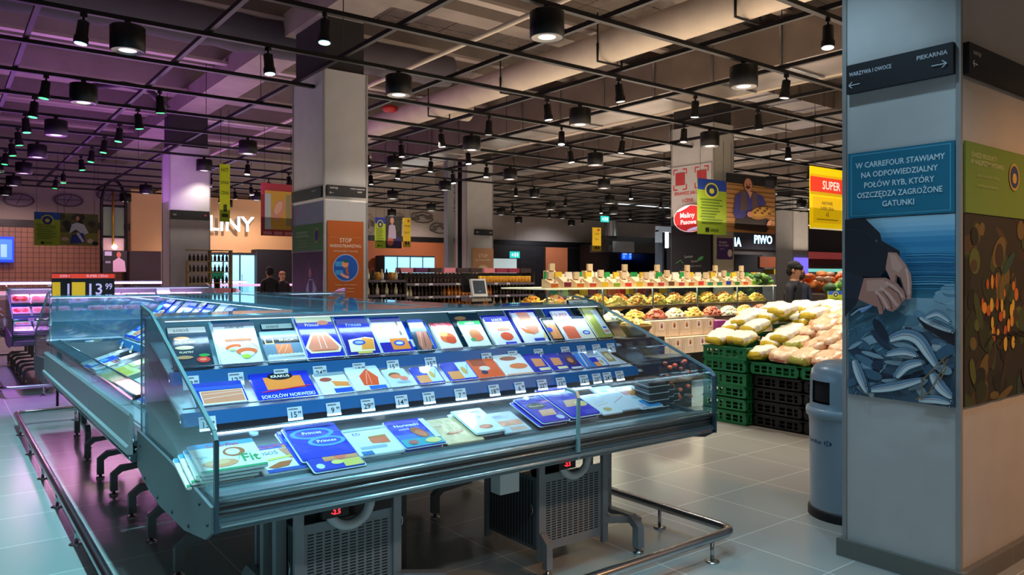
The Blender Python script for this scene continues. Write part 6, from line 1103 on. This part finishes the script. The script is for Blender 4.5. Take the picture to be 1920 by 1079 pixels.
# ---------------------------------------------------------------- people
def person(name,label,loc,rz,H,jacket,trousers,skin,hair,pose='work',glove=None,scarf=None):
    t=thing(name,label,'person',loc,rz); k=H/1.75
    J=[(0,0,.98),(0,0,1.12),(0,-.01,1.30),(0,.0,1.44),(0,-.01,1.51),(0,-.03,1.60),(0,-.035,1.68),(0,-.02,1.74)]
    Rr=[(.15,.11),(.145,.10),(.165,.11),(.13,.09),(.055,.055),(.075,.085),(.08,.09),(.04,.05)]
    E_=[(i,i+1) for i in range(7)]
    def chain(root,pts,rs):
        p=root
        for q,r_ in zip(pts,rs): J.append(q); Rr.append((r_,r_)); E_.append((p,len(J)-1)); p=len(J)-1
        return p
    for s in (-1,1):
        chain(0,[(s*.1,0,.90),(s*.105,-.01,.50),(s*.11,.02,.09),(s*.12,-.13,.04)],[.09,.062,.045,.035])
        if pose=='work': chain(3,[(s*.17,0,1.42),(s*.22,.0,1.16),(s*.16,-.20,1.02),(s*.10,-.36,1.02)],[.06,.05,.04,.032])
        else: chain(3,[(s*.17,0,1.42),(s*.21,.02,1.13),(s*.20,-.04,.88)],[.06,.048,.034])
    me=bpy.data.meshes.new('body'); me.from_pydata([tuple(c*k for c in p) for p in J],E_,[]); o=bpy.data.objects.new('body',me); COL.objects.link(o)
    sm=o.modifiers.new('s','SKIN'); o.modifiers.new('u','SUBSURF').levels=2; o.modifiers['u'].render_levels=2
    for i,v in enumerate(me.skin_vertices[0].data): v.radius=tuple(a*k for a in Rr[i]); v.use_root=(i==0)
    bpy.context.view_layer.update(); ev=o.evaluated_get(bpy.context.evaluated_depsgraph_get()); m2=bpy.data.meshes.new_from_object(ev); bpy.data.objects.remove(o)
    at=m2.color_attributes.new('Col','FLOAT_COLOR','CORNER'); buf=[]
    for p in m2.polygons:
        c=p.center/k
        col=skin if c.z>1.505 else (jacket if (c.z>.86 or abs(c.x)>.16) else trousers)
        if c.z<.09: col='#141416'
        if pose=='work' and c.y<-.31: col=skin
        p.use_smooth=True; buf+=list(lin(col))*p.loop_total
    at.data.foreach_set('color',buf); m2.materials.clear(); m2.materials.append(M('body_paint',None,.75)); b=bpy.data.objects.new('body',m2); COL.objects.link(b); b.parent=t
    hd=MB(); hd.ball(0,-.005*k,1.70*k,.092*k,.102*k,.085*k,hair,16,10); hd.ball(0,.03*k,1.65*k,.088*k,.075*k,.09*k,hair,14,8); (hd.ball(0,-.04*k,1.69*k,.088*k,.095*k,.05*k,hair,14,8) if pose=='work' else 0); hd.build('hair',M('hair_paint',None,.8),t)
    f=MB(); f.ball(0,-.125*k,1.63*k,.013*k,.02*k,.022*k,skin,8,6)
    for s in (-1,1): f.ball(s*.03*k,-.112*k,1.655*k,.012*k,.008*k,.008*k,'#201814',8,6); f.ball(s*.082*k,-.02*k,1.64*k,.012*k,.02*k,.03*k,skin,8,6)
    f.ball(0,-.115*k,1.59*k,.024*k,.008*k,.007*k,'#a05048',8,6); f.build('face_features',M('face_paint',None,.6),t)
    g=MB()
    for s in (-1,1):
        hx,hy,hz=(s*.10,-.38,1.02) if pose=='work' else (s*.20,-.06,.82)
        dr=Vector((0,-.75,-.5)).normalized() if pose=='work' else Vector((0,-.15,-1)).normalized()
        g.ball(hx*k,hy*k,hz*k,.036*k,.045*k,.030*k,glove or skin,10,8)
        for q in range(4):
            bse=Vector((hx+(q-1.5)*.019,hy,hz))+dr*.03; Lf=(.06,.075,.07,.055)[q]; g.tube([(bse)*k,(bse+dr*Lf*.55+Vector((0,0,-.004)))*k,(bse+dr*Lf*.9+Vector((0,.012,-.02)))*k],[.0095*k,.0085*k,.006*k],glove or skin,7)
        bse=Vector((hx-s*.03,hy,hz)); g.tube([bse*k,(bse+Vector((-s*.022,-.02,-.015)))*k,(bse+Vector((-s*.026,-.045,-.03)))*k],[.011*k,.010*k,.007*k],glove or skin,7)
    g.build('glove' if glove else 'hands',M('glove_paint',None,.6),t)
    c=MB(); c.tube([(.075*math.cos(a)*k,(.06*math.sin(a)-.0)*k,(1.485+.01*math.sin(a))*k) for a in [2*PI*i/14 for i in range(14)]],.022*k,jacket,8,closed=True); c.build('collar',M('body_paint',None,.75),t)
    return t
person('person','person in a black jacket with yellow gloves leaning over the produce',(9.62,6.02,0),rad(15),1.76,'#15151d','#17171c','#b58468','#120f10',glove='#e0d020')
person('person','person in dark blue standing behind the person with yellow gloves',(13.0,8.0,0),rad(150),1.68,'#1e2638','#20242c','#b58468','#2a201c',pose='stand')
person('person','person with dark hair in a dark jacket at the cold cuts counter',(atY(506,0,18).x,18.0,0),rad(180),1.76,'#1c1a20','#20202a','#b07c64','#15100f',pose='stand')
person('person','person with light brown hair facing out from the cold cuts counter',(atY(529,0,20).x,20.0,0),rad(0),1.66,'#2a2028','#20202a','#c8957c','#8a5a40',pose='stand')
person('person','person with dark hair, left one of two before the four door fridges',(atY(769,0,22).x,22,0),rad(180),1.66,'#1a2430','#20202a','#b07c64','#12141a',pose='stand')
person('person','person with dark hair, right one of two before the four door fridges',(atY(786,0,22).x,22,0),rad(180),1.62,'#1a2430','#20202a','#b07c64','#12141a',pose='stand')
# cold cuts counter pieces
t=thing('scale_display','green screened counter scale with pink goods before the bluish fridges','scale',(atY(407,0,17).x,17,0)); MB().box(-.05,.05,-.05,.05,0,1.5).build('post',DARK,t); MB().box(-.14,.14,-.03,.03,1.5,1.68).build('display',M('green_display','#1f7a5c',.5,0,.4),t); MB().box(-.35,.35,-.2,.3,1.0,1.3).build('goods',M('pink_goods','#d88a9a',.6),t)
t=thing('cold_cuts_counter','pink lit cold cuts counter between the rack pillar and the orange poster pillar','counter',(atY(388,0,20.5).x,20.5,0)); w=atY(560,0,20.5).x-atY(388,0,20.5).x
MB().box(0,w,0,1,0,1.1).build('counter_body',M('counter_body','#8a7a84',.4,.3),t); MB().box(0,w,-.02,.02,1.28,1.34).build('tube_light',M('pink_tube_soft','#f0a0d0',.5,0,1.5),t); MB().box(0,w,-.0,.01,1.1,1.3).build('counter_glass',GLASS,t)
# equipment beside the far end of the island
tag(MB().box(0,.25,0,.2,0,.35).tube([(.12,.1,.35),(.12,.1,.45)],.02,n=6).build('monitor',DARK,None,(.15,11.0,1.1)),'dark monitor seen from behind at the left edge above the second island','monitor')
tag(MB().tube([(.27,11.1,0),(.27,11.1,1.15)],.03,n=8).build('monitor_post',BLACK),'dark post under the monitor at the left edge','post')
